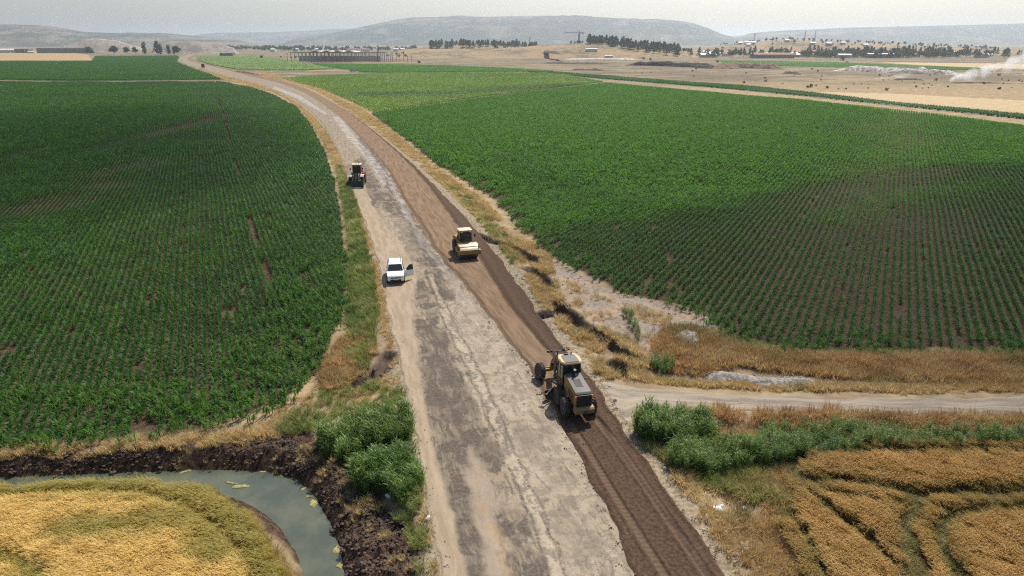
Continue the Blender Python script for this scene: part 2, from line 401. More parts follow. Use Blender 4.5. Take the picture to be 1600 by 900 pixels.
n1 = t.noise(P, 0.55, 9, 0.72, dist=0.5); n2 = t.noise(P, 4.5, 6, 0.7); n3 = t.noise(P, 30.0, 2, 0.6); sr = t.noise(RV, 1.6, 8, 0.72, dist=0.3); sr2 = t.noise(RV, 6.0, 6, 0.7)
dust = t.mix(t.ramp(n1, 0.36, 0.66), (0.205, 0.162, 0.118), (0.430, 0.355, 0.265))
dust = t.mix(t.math('MULTIPLY', t.ramp(sr, 0.50, 0.62), 0.6), dust, (0.30, 0.235, 0.165))
tar = t.mix(t.ramp(n2, 0.35, 0.68), (0.060, 0.049, 0.040), (0.138, 0.113, 0.089))
tar = t.mix(t.math('MULTIPLY', t.ramp(n3, 0.52, 0.66), 0.55), tar, (0.24, 0.205, 0.165))
fa = t.math('ADD', t.attr('asphalt'), t.math('MULTIPLY', t.math('SUBTRACT', t.ramp(t.math('ADD', n1, t.math('MULTIPLY', sr, 0.6)), 0.70, 0.90), 0.30), 1.0))
fa = t.math('ADD', fa, t.math('MULTIPLY', t.math('SUBTRACT', sr2, 0.5), 1.7))
fa = t.math('ADD', fa, t.math('MULTIPLY', t.math('SUBTRACT', n2, 0.5), 1.5), clamp=True)
fa = t.math('MULTIPLY', fa, t.math('MULTIPLY_ADD', t.attr('lite'), -0.72, 1.0))
dust = t.mix(t.math('MULTIPLY', t.attr('lite'), .6), dust, (0.430, 0.360, 0.270))
c = t.mix(fa, dust, tar)
c = t.mix(t.math('MULTIPLY', t.attr('ridge'), t.ramp(n2, .35, .6)), c, (0.075, 0.064, 0.055))
# crazed patches
vo = t.n('ShaderNodeTexVoronoi', {'Vector': t.n('ShaderNodeVectorMath', {0: P, 1: t.n('ShaderNodeTexNoise', {'Vector': P, 'Scale': 1.5, 'Detail': 3}).outputs['Color']}, operation='ADD').outputs[0], 'Scale': 2.3}, feature='DISTANCE_TO_EDGE').outputs['Distance']
crack = t.math('MULTIPLY', t.math('SUBTRACT', 1.0, t.ramp(vo, 0.0, 0.09)), t.ramp(n1, 0.50, 0.60))
c = t.mix(t.math('MULTIPLY', crack, 0.7), c, (0.075, 0.066, 0.058))
long_ = t.math('MULTIPLY', t.ramp(t.noise(RV, 3.0, 7, 0.68), 0.57, 0.62), t.math('SUBTRACT', 1.0, t.attr('shoulder')))
c = t.mix(t.math('MULTIPLY', long_, 0.55), c, (0.085, 0.074, 0.064))
long2 = t.ramp(t.noise(RV, 2.3, 7, 0.7, dist=0.2), 0.58, 0.64)
c = t.mix(t.math('MULTIPLY', long2, 0.3), c, (0.34, 0.28, 0.21))
blot = t.math('MULTIPLY', t.ramp(t.noise(P, 0.9, 9, 0.74, dist=.4), 0.500, 0.555), t.attr('lite'))
c = t.mix(t.math('MULTIPLY', blot, 0.75), c, t.mix(t.ramp(n2, .3, .7), (0.082, 0.073, 0.063), (0.200, 0.176, 0.148)))
blot2 = t.math('MULTIPLY', t.ramp(t.noise(P, 2.6, 8, 0.75, dist=.6), 0.56, 0.60), t.attr('lite'))
c = t.mix(t.math('MULTIPLY', blot2, 0.6), c, (0.13, 0.113, 0.094))
c = t.mix(t.math('MULTIPLY', t.attr('pale'), 0.85), c, t.mix(n2, (0.24, 0.19, 0.145), (0.34, 0.275, 0.21)))
c = t.mix(t.math('MULTIPLY', t.attr('ochre'), 0.28), c, (0.36, 0.225, 0.115))
c = t.mix(t.attr('shoulder'), c, t.mix(t.ramp(sr, 0.35, 0.65), (0.255, 0.200, 0.138), (0.350, 0.280, 0.200)))
c = t.mix(t.math('MULTIPLY', t.attr('white'), t.ramp(t.math('ADD', t.math('MULTIPLY', n1, 0.6), t.math('MULTIPLY', n2, 0.5)), 0.48, 0.66)), c, (0.47, 0.46, 0.45))
c = t.mix(t.math('MULTIPLY', t.math('ABSOLUTE', t.math('SUBTRACT', n3, 0.5)), 0.9), c, (0.10, 0.085, 0.07))
t.out(t.bsdf(c, 0.88, t.bump(t.math('MULTIPLY_ADD', n3, 0.2, n2), 0.45, 0.05), spec=0.06))
road = link('road', me, m); tag(road, 'old cracked asphalt road under drifted dust', kind='structure')

X, Y, U = ribbon(LN[2], LN[4], 110)
wfrac = np.linalg.norm(LN[3] - LN[2], axis=1) / (np.linalg.norm(LN[4] - LN[2], axis=1) + 1e-6)
Wm = np.linalg.norm(LN[4] - LN[2], axis=1)[:, None] * U; Vv = np.broadcast_to(arcv[:, None], X.shape)
wet = sstep(41.5, 39.0, Y + (fbm(X, Y, 1.2, 3, 130) - 0.5) * 1.5 - (X - 3) * 0.3)     # loose dark fill behind the grader
rid = sstep(-0.03, 0.05, U - wfrac[:, None] + (fbm(X, Y, 2.0, 4, 131) - 0.5) * 0.06) * sstep(330, 130, Y)   # dark windrow left along the far edge
lef = np.exp(-((U - 0.035 - 0.05 * fbm(Vv * 1.0, Vv * 0, 6.0, 3, 134)) / 0.035) ** 2) * sstep(260, 90, Y)
TT = [GP([(895, 668), (915, 699), (960, 774), (1000, 838), (1037, 897), (1090, 985)]), GP([(930, 655), (957, 688), (1000, 748), (1046, 816), (1097, 890), (1160, 985)])]
trk = np.zeros(X.shape); rut = np.zeros(X.shape)
for l in TT:
    dd = dline(l, X, Y); trk = np.maximum(trk, 1 - sstep(0.12, 0.24, dd)); rut += np.exp(-((dd - 0.32) / 0.09) ** 2) * 0.05 - 0.05 * (1 - sstep(0.1, 0.28, dd))
rut *= (Y < 41)
trk *= sstep(41.5, 40, Y)
Z = 0.035 + (fbm(X, Y, 0.9, 4, 132) - 0.5) * 0.03 + (fbm(X, Y, 0.16, 2, 133) - 0.5) * 0.035 * np.maximum(wet, rid)
Z += rid * 0.14 * np.exp(-((U - (wfrac[:, None] + 0.25 * (1 - wfrac[:, None]))) / 0.07) ** 2) + rut + 0.05 * lef + (Y < 60) * 0.06 * np.exp(-((U - 0.93) / 0.03) ** 2)
Z -= 0.25 * (1 - sstep(0, 0.05, 1 - U)) + 0.03 * (1 - sstep(0, 0.03, U))
tread = 0.5 + 0.5 * np.sin(Vv * 2 * np.pi / 0.33)
me = np_mesh('graded_strip', np.stack([X.ravel(), Y.ravel(), Z.ravel()], 1), grid_faces(*X.shape)[:, ::-1],
             {'wet': wet, 'ridge': np.maximum(rid, lef * 0.75), 'track': trk, 'across': Wm, 'along': Vv})
m, t = newmat('graded_earth'); P = t.pos()
RV = t.n('ShaderNodeCombineXYZ', {0: t.attr('across'), 1: t.math('MULTIPLY', t.attr('along'), 0.09), 2: 0.0}).outputs[0]
n2 = t.noise(P, 6.0, 6, 0.72); n3 = t.noise(P, 26.0, 3, 0.7); sr = t.noise(RV, 2.4, 6, 0.62); n1 = t.noise(P, 0.4, 4, 0.6)
dry = t.mix(t.ramp(sr, 0.34, 0.66), (0.150, 0.100, 0.064), (0.245, 0.172, 0.114))
dry = t.mix(t.math('MULTIPLY', t.ramp(n1, 0.45, 0.7), 0.4), dry, (0.22, 0.150, 0.098))
fresh = t.mix(t.ramp(n2, 0.33, 0.67), (0.050, 0.031, 0.021), (0.108, 0.070, 0.049))
rdg = t.mix(t.ramp(n2, 0.33, 0.67), (0.058, 0.037, 0.026), (0.115, 0.077, 0.055))
c = t.mix(t.math('MULTIPLY', t.attr('ridge'), t.ramp(n2, 0.1, 0.4)), dry, rdg)
c = t.mix(t.attr('wet'), c, fresh)
wv = t.n('ShaderNodeTexWave', {'Vector': t.n('ShaderNodeCombineXYZ', {0: t.attr('along'), 1: t.attr('across'), 2: 0.0}).outputs[0], 'Scale': 0.95, 'Distortion': 1.5, 'Detail': 2.0}).outputs['Fac']
c = t.mix(t.math('MULTIPLY', t.attr('track'), t.math('MULTIPLY_ADD', wv, 0.35, 0.35)), c, (0.165, 0.115, 0.08))
c = t.mix(t.math('MULTIPLY', t.math('ABSOLUTE', t.math('SUBTRACT', n3, 0.5)), 1.1), c, (0.04, 0.028, 0.02))
t.out(t.bsdf(c, 0.93, t.bump(t.math('MULTIPLY_ADD', n3, 0.4, n2), 0.7, 0.06), spec=0.03))
strip = link('graded_strip', me, m); tag(strip, 'freshly graded brown earth lane beside the old asphalt', kind='structure')

a, b = smooth_line(TRK_U, 240), None
a = crom(TRK_U, 260); b = crom(TRK_L, 260)
for l, s_ in ((a, 140), (b, 141)): l[:, 1] += (fbm(l[:, 0], l[:, 1], 1.6, 4, s_) - 0.5) * 0.9
X, Y, U = ribbon(b, a, 40)
Z = -0.11 + (fbm(X, Y, 1.1, 4, 142) - 0.5) * 0.06 - 0.12 * (1 - sstep(0, 0.1, np.minimum(U, 1 - U)))
Wm = U * np.linalg.norm(a - b, axis=1)[:, None]; Vv = X
d_ = sdp(ROADPOLY, X.ravel(), Y.ravel(), 5).reshape(X.shape); Z = np.where(d_ < 0.4, Z - 0.10 + 0.0, Z) + 0.09 * sstep(1.5, 0.1, d_) * (d_ > 0.0)
me = np_mesh('dirt_track', np.stack([X.ravel(), Y.ravel(), Z.ravel()], 1), grid_faces(*X.shape), {'across': U, 'along': Vv})
m, t = newmat('track_gravel'); P = t.pos()
RV = t.n('ShaderNodeCombineXYZ', {0: t.math('MULTIPLY', t.attr('along'), 0.1), 1: t.math('MULTIPLY', t.attr('across'), 4.0), 2: 0.0}).outputs[0]
n2 = t.noise(P, 5.0, 6, 0.7); n3 = t.noise(P, 25.0, 2, 0.6); sr = t.noise(RV, 1.5, 6, 0.62, dist=0.3)
c = t.mix(t.ramp(sr, 0.36, 0.64), (0.205, 0.175, 0.140), (0.350, 0.292, 0.222))
c = t.mix(t.math('MULTIPLY', t.ramp(n2, 0.5, 0.66), 0.6), c, (0.33, 0.29, 0.24))
c = t.mix(t.math('MULTIPLY', t.math('ABSOLUTE', t.math('SUBTRACT', n3, 0.5)), 1.0), c, (0.10, 0.09, 0.08))
t.out(t.bsdf(c, 0.9, t.bump(t.math('MULTIPLY_ADD', n3, 0.4, n2), 0.6, 0.06), spec=0.05))
track = link('dirt_track', me, m); tag(track, 'pale gravel farm track joining the road from the side', kind='structure')
# ------------------------------------------------------------------ scattered ground cover (stuff)
def strips(blades, nseg):
    """blades: list of (base, dir_out(2d unit), length, width, lean0, lean1, tipdroop) -> quad strips"""
    V = []; Fq = []
    for (bx, by, bz, ax, L, wd, p0, p1, tw) in blades:
        i0 = len(V); ca, sa = math.cos(ax), math.sin(ax); x, y, z = bx, by, bz
        for k in range(nseg + 1):
            f = k / nseg; pt = p0 + (p1 - p0) * f
            wv = wd * (0.55 + 0.9 * f if f < 0.4 else (1 - f) / 0.6 * 0.9 + 0.06) * 0.5
            px, py = -math.sin(ax + tw * f) * wv, math.cos(ax + tw * f) * wv
            V.append((x + px, y + py, z)); V.append((x - px, y - py, z))
            s_ = L / nseg; x += math.cos(pt) * ca * s_; y += math.cos(pt) * sa * s_; z += math.sin(pt) * s_
        for k in range(nseg):
            a = i0 + 2 * k; Fq.append((a, a + 1, a + 3, a + 2))
    return V, Fq
def variant(name, blades, nseg, m):
    V, Fq = strips(blades, nseg)
    me = np_mesh(name, V, Fq, smooth=True); me.materials.append(m)
    return bpy.data.objects.new(name, me)          # source shape only, never linked into the scene

def scatter(name, variants, P, rz, scl, tint, label, tilt=0.0, zoff=0.0):
    n = len(P)
    if n == 0: return None
    z = ground_h(P[:, 0], P[:, 1]) + zoff
    me = bpy.data.meshes.new(name); me.vertices.add(n)
    me.vertices.foreach_set('co', np.stack([P[:, 0], P[:, 1], z], 1).astype(np.float32).ravel())
    r = np.stack([(rng.random(n) - .5) * tilt, (rng.random(n) - .5) * tilt, rz], 1).astype(np.float32)
    a = me.attributes.new('rot', 'FLOAT_VECTOR', 'POINT'); a.data.foreach_set('vector', r.ravel())
    if scl.ndim == 1: scl = np.stack([scl, scl, scl], 1)
    a = me.attributes.new('scl', 'FLOAT_VECTOR', 'POINT'); a.data.foreach_set('vector', scl.astype(np.float32).ravel())
    a = me.attributes.new('vi', 'INT', 'POINT'); a.data.foreach_set('value', rng.integers(0, len(variants), n).astype(np.int32))
    a = me.attributes.new('tint', 'FLOAT', 'POINT'); a.data.foreach_set('value', np.asarray(tint, np.float32))
    o = link(name, me); tag(o, label, kind='stuff')
    ng = bpy.data.node_groups.new(name, 'GeometryNodeTree')
    ng.interface.new_socket('Geometry', in_out='INPUT', socket_type='NodeSocketGeometry')
    ng.interface.new_socket('Geometry', in_out='OUTPUT', socket_type='NodeSocketGeometry')
    N = ng.nodes; L = ng.links
    gi = N.new('NodeGroupInput'); go = N.new('NodeGroupOutput'); iop = N.new('GeometryNodeInstanceOnPoints'); jn = N.new('GeometryNodeJoinGeometry')
    for v in variants:
        oi = N.new('GeometryNodeObjectInfo'); oi.inputs['Object'].default_value = v; oi.inputs['As Instance'].default_value = False
        gti = N.new('GeometryNodeGeometryToInstance'); L.new(oi.outputs['Geometry'], gti.inputs[0]); L.new(gti.outputs[0], jn.inputs[0])
    def na(nm, typ):
        x = N.new('GeometryNodeInputNamedAttribute'); x.data_type = typ; x.inputs['Name'].default_value = nm; return x.outputs[0]
    L.new(gi.outputs[0], iop.inputs['Points']); L.new(jn.outputs[0], iop.inputs['Instance'])
    iop.inputs['Pick Instance'].default_value = True
    L.new(na('vi', 'INT'), iop.inputs['Instance Index']); L.new(na('rot', 'FLOAT_VECTOR'), iop.inputs['Rotation']); L.new(na('scl', 'FLOAT_VECTOR'), iop.inputs['Scale'])
    L.new(iop.outputs[0], go.inputs[0])
    md = o.modifiers.new('scatter', 'NODES'); md.node_group = ng
    return o
def blob_pts(P, spacing, jitter=0.9):
    """jittered grid of points inside polygon P"""
    lo = P.min(0); hi = P.max(0)
    xs, ys_ = np.meshgrid(np.arange(lo[0], hi[0], spacing), np.arange(lo[1], hi[1], spacing))
    Q = np.stack([xs.ravel(), ys_.ravel()], 1) + (rng.random((xs.size, 2)) - .5) * spacing * jitter
    return Q
VIS = GP([(-90, 960), (-90, 75), (1690, 75), (1690, 960)])            # what the frame can plausibly see, with a margin
def in_view(Q, mrg=0.09):
    u = Q[:, 0] / np.maximum(Q[:, 1], 1) * math.cos(0.0)
    ang = Q[:, 0] / np.hypot(Q[:, 1] * math.cos(PITCH) + H * math.sin(PITCH), 0)
    return np.abs(ang) < 0.75 + mrg
def leafmat(name, ca, cb, cc=None, rough=0.5, trans=0.3, scale=0.6, spec=0.4, tcol=None, ccs=0.06, tintcol=None):
    """leaf colours vary plant by plant and over the field"""
    m, t = newmat(name); P = t.pos()
    oi = t.n('ShaderNodeObjectInfo').outputs['Random']
    f = t.math('ADD', t.math('MULTIPLY', t.noise(P, scale, 4, 0.6), 0.9), t.math('MULTIPLY', t.math('SUBTRACT', oi, 0.5), 0.45))
    c = t.mix(t.ramp(f, 0.25, 0.70), ca, cb)
    if cc is not None: c = t.mix(t.ramp(t.noise(P, ccs, 4, 0.6), 0.46, 0.66), c, cc)
    if tintcol is not None: c = t.mix(t.attr('tint', 'INSTANCER'), c, tintcol)
    b = t.bsdf(c, rough, spec=spec)
    if trans:
        tr = t.n('ShaderNodeBsdfTranslucent', {'Color': c if tcol is None else t.mix(0.5, c, tcol)}).outputs[0]
        b = t.n('ShaderNodeMixShader', {0: trans, 1: b, 2: tr}).outputs[0]
    t.out(b); return m

# ---- maize
def maize_blades(n, length, hgt, leaves, wide, seed, spread=0.05):
    r = random.Random(seed); B = []
    for i in range(n):
        x = (i + 0.5) / n * length - length / 2 + r.uniform(-.05, .05); y = r.uniform(-spread, spread); s = hgt * r.uniform(.75, 1.2)
        a0 = r.uniform(0, 6.28)
        B.append((x, y, 0, r.uniform(0, 6.28), s * .8, .035, 1.5, 1.4, 0))
        for k in range(leaves):
            f = (k + .6) / leaves
            a = a0 + (k % 2) * math.pi + r.uniform(-.5, .5)
            B.append((x, y, s * .12 + s * .6 * f, a, s * r.uniform(.5, .8), wide * r.uniform(.75, 1.25), r.uniform(.95, 1.35), r.uniform(-.75, .25), r.uniform(-.5, .5)))
    return B
M_ML = leafmat('maize_leaf_dark', (0.024, 0.082, 0.016), (0.058, 0.150, 0.024), (0.026, 0.082, 0.022), 0.55, 0.38, 0.25, 0.15, (0.09, 0.24, 0.02), 0.02, (0.090, 0.185, 0.022))
M_MR = leafmat('maize_leaf_bright', (0.052, 0.152, 0.020), (0.112, 0.255, 0.032), (0.074, 0.195, 0.027), 0.55, 0.42, 0.25, 0.15, (0.13, 0.31, 0.03), 0.02, (0.028, 0.085, 0.018))
VL = [variant('maize_row', maize_blades(12, 2.0, 0.74, 9, .072, k, .10), 3, M_ML) for k in range(6)]
VLf = [variant('maize_row', maize_blades(9, 2.0, 0.80, 6, .14, 20 + k, .10), 2, M_ML) for k in range(5)]
VR = [variant('maize_row', maize_blades(12, 2.0, 0.72, 8, .075, 40 + k, .07), 3, M_MR) for k in range(6)]
VRf = [variant('maize_row', maize_blades(9, 2.0, 0.80, 6, .14, 60 + k, .09), 2, M_MR) for k in range(5)]
def rows(poly, vpx, step, seg, curve=0.0):
    """row segments of a field whose rows run to the vanishing column vpx"""
    th = math.atan2((vpx - 800), F / math.cos(PITCH)); dx, dy = math.sin(th), math.cos(th)
    S = poly @ np.array([dx, dy]); T = poly @ np.array([dy, -dx])
    tt = np.arange(T.min(), T.max(), step); ss = np.arange(S.min(), S.max(), seg)
    tg, sg = np.meshgrid(tt, ss); tg = tg.ravel(); sg = sg.ravel() + (rng.random(tg.size) - .5) * 0.2
    tg = tg + (fbm(sg, tg, 30, 2, 150) - .5) * curve + (rng.random(tg.size) - .5) * 0.05
    Q = np.stack([sg * dx + tg * dy, sg * dy - tg * dx], 1)
    k = in_view(Q); Q = Q[k]; tg = tg[k]
    k = pip(poly, Q[:, 0], Q[:, 1]); Q = Q[k]; tg = tg[k]
    ang = math.pi / 2 - th
    return Q, tg, np.full(len(Q), ang) + math.pi * rng.integers(0, 2, len(Q))

Q, tg, rz = rows(CORN_L, 305, 0.64, 1.9, 0.8)
D = Q[:, 1]; e = -sdp(CORN_L, Q[:, 0], Q[:, 1], 12)
v = fbm(Q[:, 0], Q[:, 1], 16, 4, 160)
# thin patches where the rows show
th1 = np.zeros(len(Q))
for (px, py, rx, ry) in ((258, 205, 26, 30), (185, 265, 34, 17), (190, 143, 26, 5), (165, 290, 46, 10), (60, 325, 70, 22), (10, 245, 36, 18)):
    g = GP([(px, py), (px + rx, py), (px, py - ry)], -.4); sx = abs(g[1][0] - g[0][0]); sy = abs(g[2][1] - g[0][1])
    al = (Q - g[0]); th1 = np.maximum(th1, np.exp(-((al[:, 0] / sx) ** 2 + (al[:, 1] / sy) ** 2) * 0.9))
th1 = th1 * (0.55 + 0.9 * (v - .3))
hs = (0.98 + 0.75 * (v - 0.5)) * (1 - 0.55 * np.clip(th1 * 1.3, 0, 1))
hs *= 0.62 + 0.38 * sstep(-0.5, 22, D - 40)            # lower plants at the near headland
hs *= 0.80 + 0.2 * sstep(0, 4, e)
keep = rng.random(len(Q)) < np.clip(0.99 - 0.3 * (1 - sstep(0.0, 4.0, e)) * (D < 60) * (fbm(Q[:, 0], Q[:, 1], 1.7, 4, 163) > .50), 0, 1)
keep &= ~((fbm(Q[:, 0], Q[:, 1], 2.0, 4, 165) > 0.76) & (D < 75))
# wheel tracks left unsown
for px0 in (337,):
    g = GP([(px0 - (px0 - 305) * 0.1, 120), (305 + (px0 - 305) * 4.5, 560)], -.4); keep &= (dline(g, Q[:, 0], Q[:, 1]) > 0.33) | (fbm(Q[:, 0], Q[:, 1], 14, 2, 167) < .42)
tint = np.clip(sstep(-18, 2, Q[:, 0] + 0.14 * (D - 60)) * 0.8 + (v - .55) * 0.9, 0, 1) * (1 - np.clip(th1, 0, 1)) * sstep(420, 200, D)  # shade put into leaf tint: darker to the far left, brighter by the road
wdt = np.clip(1.0 + 0.5 * (v - .5) + 0.25 * sstep(70, 160, D), 0.6, 1.45) * (1 - 0.62 * np.clip(th1 * 1.3, 0, 1))
scl = np.stack([np.full(len(Q), 1.0), wdt * 1.0, hs], 1)
nr = D < 120
for vs_, k in ((VL, nr & keep), (VLf, ~nr & keep)):
    scatter('maize_crop', vs_, Q[k], rz[k], scl[k], tint[k], 'dark green maize in rows on the field west of the road' if vs_ is VL else 'far dark green maize rows beyond the thin patches', 0.06)
print('maize left', keep.sum())

Q, tg, rz = rows(CORN_R, 1420, 0.74, 1.9, 0.6)
D = Q[:, 1]; e = -sdp(CORN_R, Q[:, 0], Q[:, 1], 12)
v = fbm(Q[:, 0], Q[:, 1], 18, 4, 170)
thin = 1 - sstep(-3.0, 4.0, sdp(THINLINE, Q[:, 0], Q[:, 1], 30) + (fbm(Q[:, 0], Q[:, 1], 14, 4, 171) - .5) * 9)
thin *= 1 - 0.85 * np.exp(-(dline(GP([(1300, 348), (1420, 308), (1560, 288)], -.4), Q[:, 0], Q[:, 1]) / 4.0) ** 2)
hs = (1.05 + 0.5 * (v - .5)) * (1 - 0.28 * thin)
wdt = np.clip(1.12 + 0.5 * (v - .5), .6, 1.5) * (1 - 0.24 * thin)
hs *= 0.8 + 0.2 * sstep(0, 4, e)
keep = rng.random(len(Q)) < np.clip(0.985 - 0.25 * (1 - sstep(0, 4, e)), 0, 1)
wisp = np.exp(-(dline(GP([(820, 268), (870, 290), (925, 310), (965, 322)], -.4), Q[:, 0], Q[:, 1]) / 5.0) ** 2) * .6
tint = np.clip(thin * 0.8 + wisp + (0.45 - v) * 0.35, 0, 1)  # darker leaf tint over the thin zone and along the wisp
scl = np.stack([np.full(len(Q), 1.0), wdt, hs], 1)
nr = D < 115
for vs_, k in ((VR, nr & keep), (VRf, ~nr & keep)):
    scatter('maize_crop', vs_, Q[k], rz[k], scl[k], tint[k], 'young maize in dark separate rows nearest the farm track' if vs_ is VR else 'bright green dense maize on the big field east of the road', 0.06)
print('maize right', keep.sum())
# stray plants between the rows at the near headland
Q = blob_pts(CORN_L, .55, 1.4); e = -sdp(CORN_L, Q[:, 0], Q[:, 1], 12); k = (e > -.9) & (e < 7.5) & (Q[:, 1] < 75) & in_view(Q) & (fbm(Q[:, 0], Q[:, 1], 1.8, 3, 168) > .42); Q = Q[k]; n = len(Q)
s_ = .55 + .5 * rng.random(n); scatter('maize_crop', [variant('maize_plant', maize_blades(3, .5, .8, 7, .075, 180 + k, .16), 3, M_ML) for k in range(5)], Q, rng.random(n) * 6.28, s_, .4 + .6 * rng.random(n), 'straggling lighter maize plants on the headland above the ditch', .15)
Q = blob_pts(CORN_R, .7, 1.4); e = -sdp(CORN_R, Q[:, 0], Q[:, 1], 12); k = (e > -.8) & (e < 3.5) & (Q[:, 1] < 95) & in_view(Q) & (fbm(Q[:, 0], Q[:, 1], 1.8, 3, 169) > .45); Q = Q[k]; n = len(Q)
s_ = .45 + .5 * rng.random(n); scatter('maize_crop', [variant('maize_plant', maize_blades(3, .5, .8, 7, .075, 190 + k, .16), 3, M_MR) for k in range(5)], Q, rng.random(n) * 6.28, s_, .5 * rng.random(n), 'straggling maize plants on the headland beside the pale wash', .15)

# ---- ripe wheat
def wheat_blades(n, size, seed, hgt=0.70):
    r = random.Random(seed); B = []
    for i in range(n):
        x, y = r.uniform(-size, size), r.uniform(-size, size); a = r.gauss(3.6, .75); h = hgt * r.uniform(.82, 1.10)
        B.append((x, y, h * .25, a, h * .8, .013, 1.5, .9, 0))
        hx, hy = x + math.cos(a) * h * .24, y + math.sin(a) * h * .24
        B.append((hx, hy, h * .88, a, r.uniform(.18, .30), .024, r.uniform(.5, .95), r.uniform(-.7, .1), r.uniform(-.6, .6)))
        if i % 3 == 0: B.append((x, y, h * .4, a + r.uniform(-1.5, 1.5), h * .45, .018, 1.1, .1, .3))
    return B
M_W = leafmat('ripe_wheat', (0.58, 0.385, 0.105), (0.80, 0.58, 0.20), (0.70, 0.50, 0.15), 0.55, 0.40, 0.8, 0.3, (0.6, 0.4, 0.08), 0.35, (0.25, 0.235, 0.035))
M_W2 = leafmat('brown_wheat', (0.46, 0.285, 0.095), (0.66, 0.43, 0.165), (0.54, 0.35, 0.12), 0.6, 0.40, 0.8, 0.3, (0.45, 0.28, 0.07), 0.3, (0.135, 0.130, 0.030))
VW = [variant('wheat_tuft', wheat_blades(105, .28, 80 + k), 2, M_W) for k in range(7)]
VW2 = [variant('wheat_tuft', wheat_blades(105, .28, 90 + k), 2, M_W2) for k in range(7)]
Q = blob_pts(WHEAT_L, 0.36); Q = Q[in_view(Q)]
d = sdp(WHEAT_L, Q[:, 0], Q[:, 1], 12) + (fbm(Q[:, 0], Q[:, 1], 1.2, 3, 180) - .5) * 0.9
k = d < 0; Q, d = Q[k], d[k]
g1 = GP([(0, 782), (110, 776), (230, 778), (300, 800), (350, 836), (390, 880), (410, 930)], -.4); q1 = dline(g1, Q[:, 0], Q[:, 1])
g2 = GP([(110, 840), (200, 832), (290, 815), (330, 832), (350, 880)], -.4); q2 = dline(g2, Q[:, 0], Q[:, 1])
g3 = GP([(-60, 850), (0, 872), (40, 890), (70, 910)], -.4); q3 = dline(g3, Q[:, 0], Q[:, 1])
nz = (fbm(Q[:, 0], Q[:, 1], 2.2, 4, 182) - .5) * 1.5
edge_ = 1 - sstep(0.25, 0.5, np.abs(q1 - 0.1 + nz * .25))
tint = np.clip(np.maximum.reduce([1 - sstep(.1, 1.5, -d - .4 + nz), 0.95 * (1 - sstep(.2, 1.5, q2 + nz)), 1.0 * (1 - sstep(.2, .9, q3 + nz * .6)), 0.75 * (1 - sstep(.2, 1.0, q1 + nz * .5))]) * .85 + nz * .18, 0, 1)
hs = (1.0 + 0.25 * (fbm(Q[:, 0], Q[:, 1], 1.0, 3, 183) - .5)) * (1 - 0.35 * (1 - sstep(.1, .6, q1))) * (1 - .35 * (1 - sstep(.2, .8, q3)))
scatter('wheat_crop', VW, Q, (rng.random(len(Q)) - .5) * .7, np.stack([np.ones(len(Q)), np.ones(len(Q)), hs], 1), tint, 'golden ripening wheat with olive bands inside the bend of the ditch', .2)
Q = blob_pts(WHEAT_R, 0.38); Q = Q[in_view(Q)]
d = sdp(WHEAT_R, Q[:, 0], Q[:, 1], 12) + (fbm(Q[:, 0], Q[:, 1], 1.4, 3, 184) - .5) * 1.2
k = d < 0; Q, d = Q[k], d[k]
RUTS = [GP(p, -.4) for p in (
    [(1255, 758), (1320, 756), (1390, 768), (1440, 778), (1510, 776), (1600, 774), (1800, 772)],
    [(1258, 712), (1330, 712), (1600, 712), (1800, 712)],
    [(1440, 782), (1425, 800), (1412, 830), (1420, 862), (1440, 905), (1470, 990)],
    [(1600, 800), (1540, 798), (1490, 812), (1468, 838), (1476, 870), (1500, 905), (1530, 990)],
    [(1266, 775), (1310, 812), (1360, 850), (1410, 905), (1470, 990)], [(1232, 800), (1262, 850), (1290, 905), (1320, 990)], [(1282, 770), (1335, 785), (1400, 792)])]
ql = np.full(len(Q), 99.0)
for i, g in enumerate(RUTS): ql = np.minimum(ql, dline(g, Q[:, 0], Q[:, 1]) * (1.35 if i in (4, 5, 6, 1) else 0.85))
nz = (fbm(Q[:, 0], Q[:, 1], 2.4, 4, 186) - .5) * 1.5; ql = ql + nz * .25
tint = np.clip(0.95 * (1 - sstep(.25, .75, ql)) + .45 * (1 - sstep(0, 1.0, -d)) + nz * .22 + 0.05, 0, 1)
hs = (1.0 + 0.3 * (fbm(Q[:, 0], Q[:, 1], 1.1, 3, 187) - .5)) * (1 - 0.72 * (1 - sstep(.2, .55, ql)))
scatter('wheat_crop', VW2, Q, (rng.random(len(Q)) - .5) * .7, np.stack([np.ones(len(Q)), np.ones(len(Q)), hs], 1), tint, 'brown-gold wheat crossed by dark tractor ruts below the farm track', .2)

# ---- dry verge grass, green grass, reeds
def tuft_blades(n, rad, hgt, wd, seed, p0=(1.0, 1.5), p1=(-.1, .9)):
    r = random.Random(seed); B = []
    for i in range(n):
        a = r.uniform(0, 6.28); q = rad * math.sqrt(r.random()); aa = a + r.uniform(-.9, .9)
        B.append((math.cos(a) * q, math.sin(a) * q, -.03, aa, hgt * r.uniform(.6, 1.15), wd * r.uniform(.7, 1.3), r.uniform(*p0), r.uniform(*p1), r.uniform(-.4, .4)))
    return B
M_DRY = leafmat('dry_grass', (0.52, 0.375, 0.175), (0.74, 0.59, 0.32), (0.52, 0.340, 0.150), 0.7, 0.45, 1.2, 0.2, (0.5, 0.36, 0.14), 0.16, (0.20, 0.225, 0.065))
M_RUST = leafmat('rusty_weeds', (0.40, 0.245, 0.110), (0.66, 0.44, 0.205), (0.58, 0.45, 0.22), 0.7, 0.42, 1.0, 0.2, (0.4, 0.25, 0.1), 0.3, (0.15, 0.150, 0.050))
M_GRN = leafmat('green_grass', (0.145, 0.195, 0.040), (0.285, 0.325, 0.085), (0.44, 0.40, 0.16), 0.55, 0.3, 0.9, 0.3, (0.25, 0.32, 0.05), 0.25, (0.085, 0.135, 0.030))
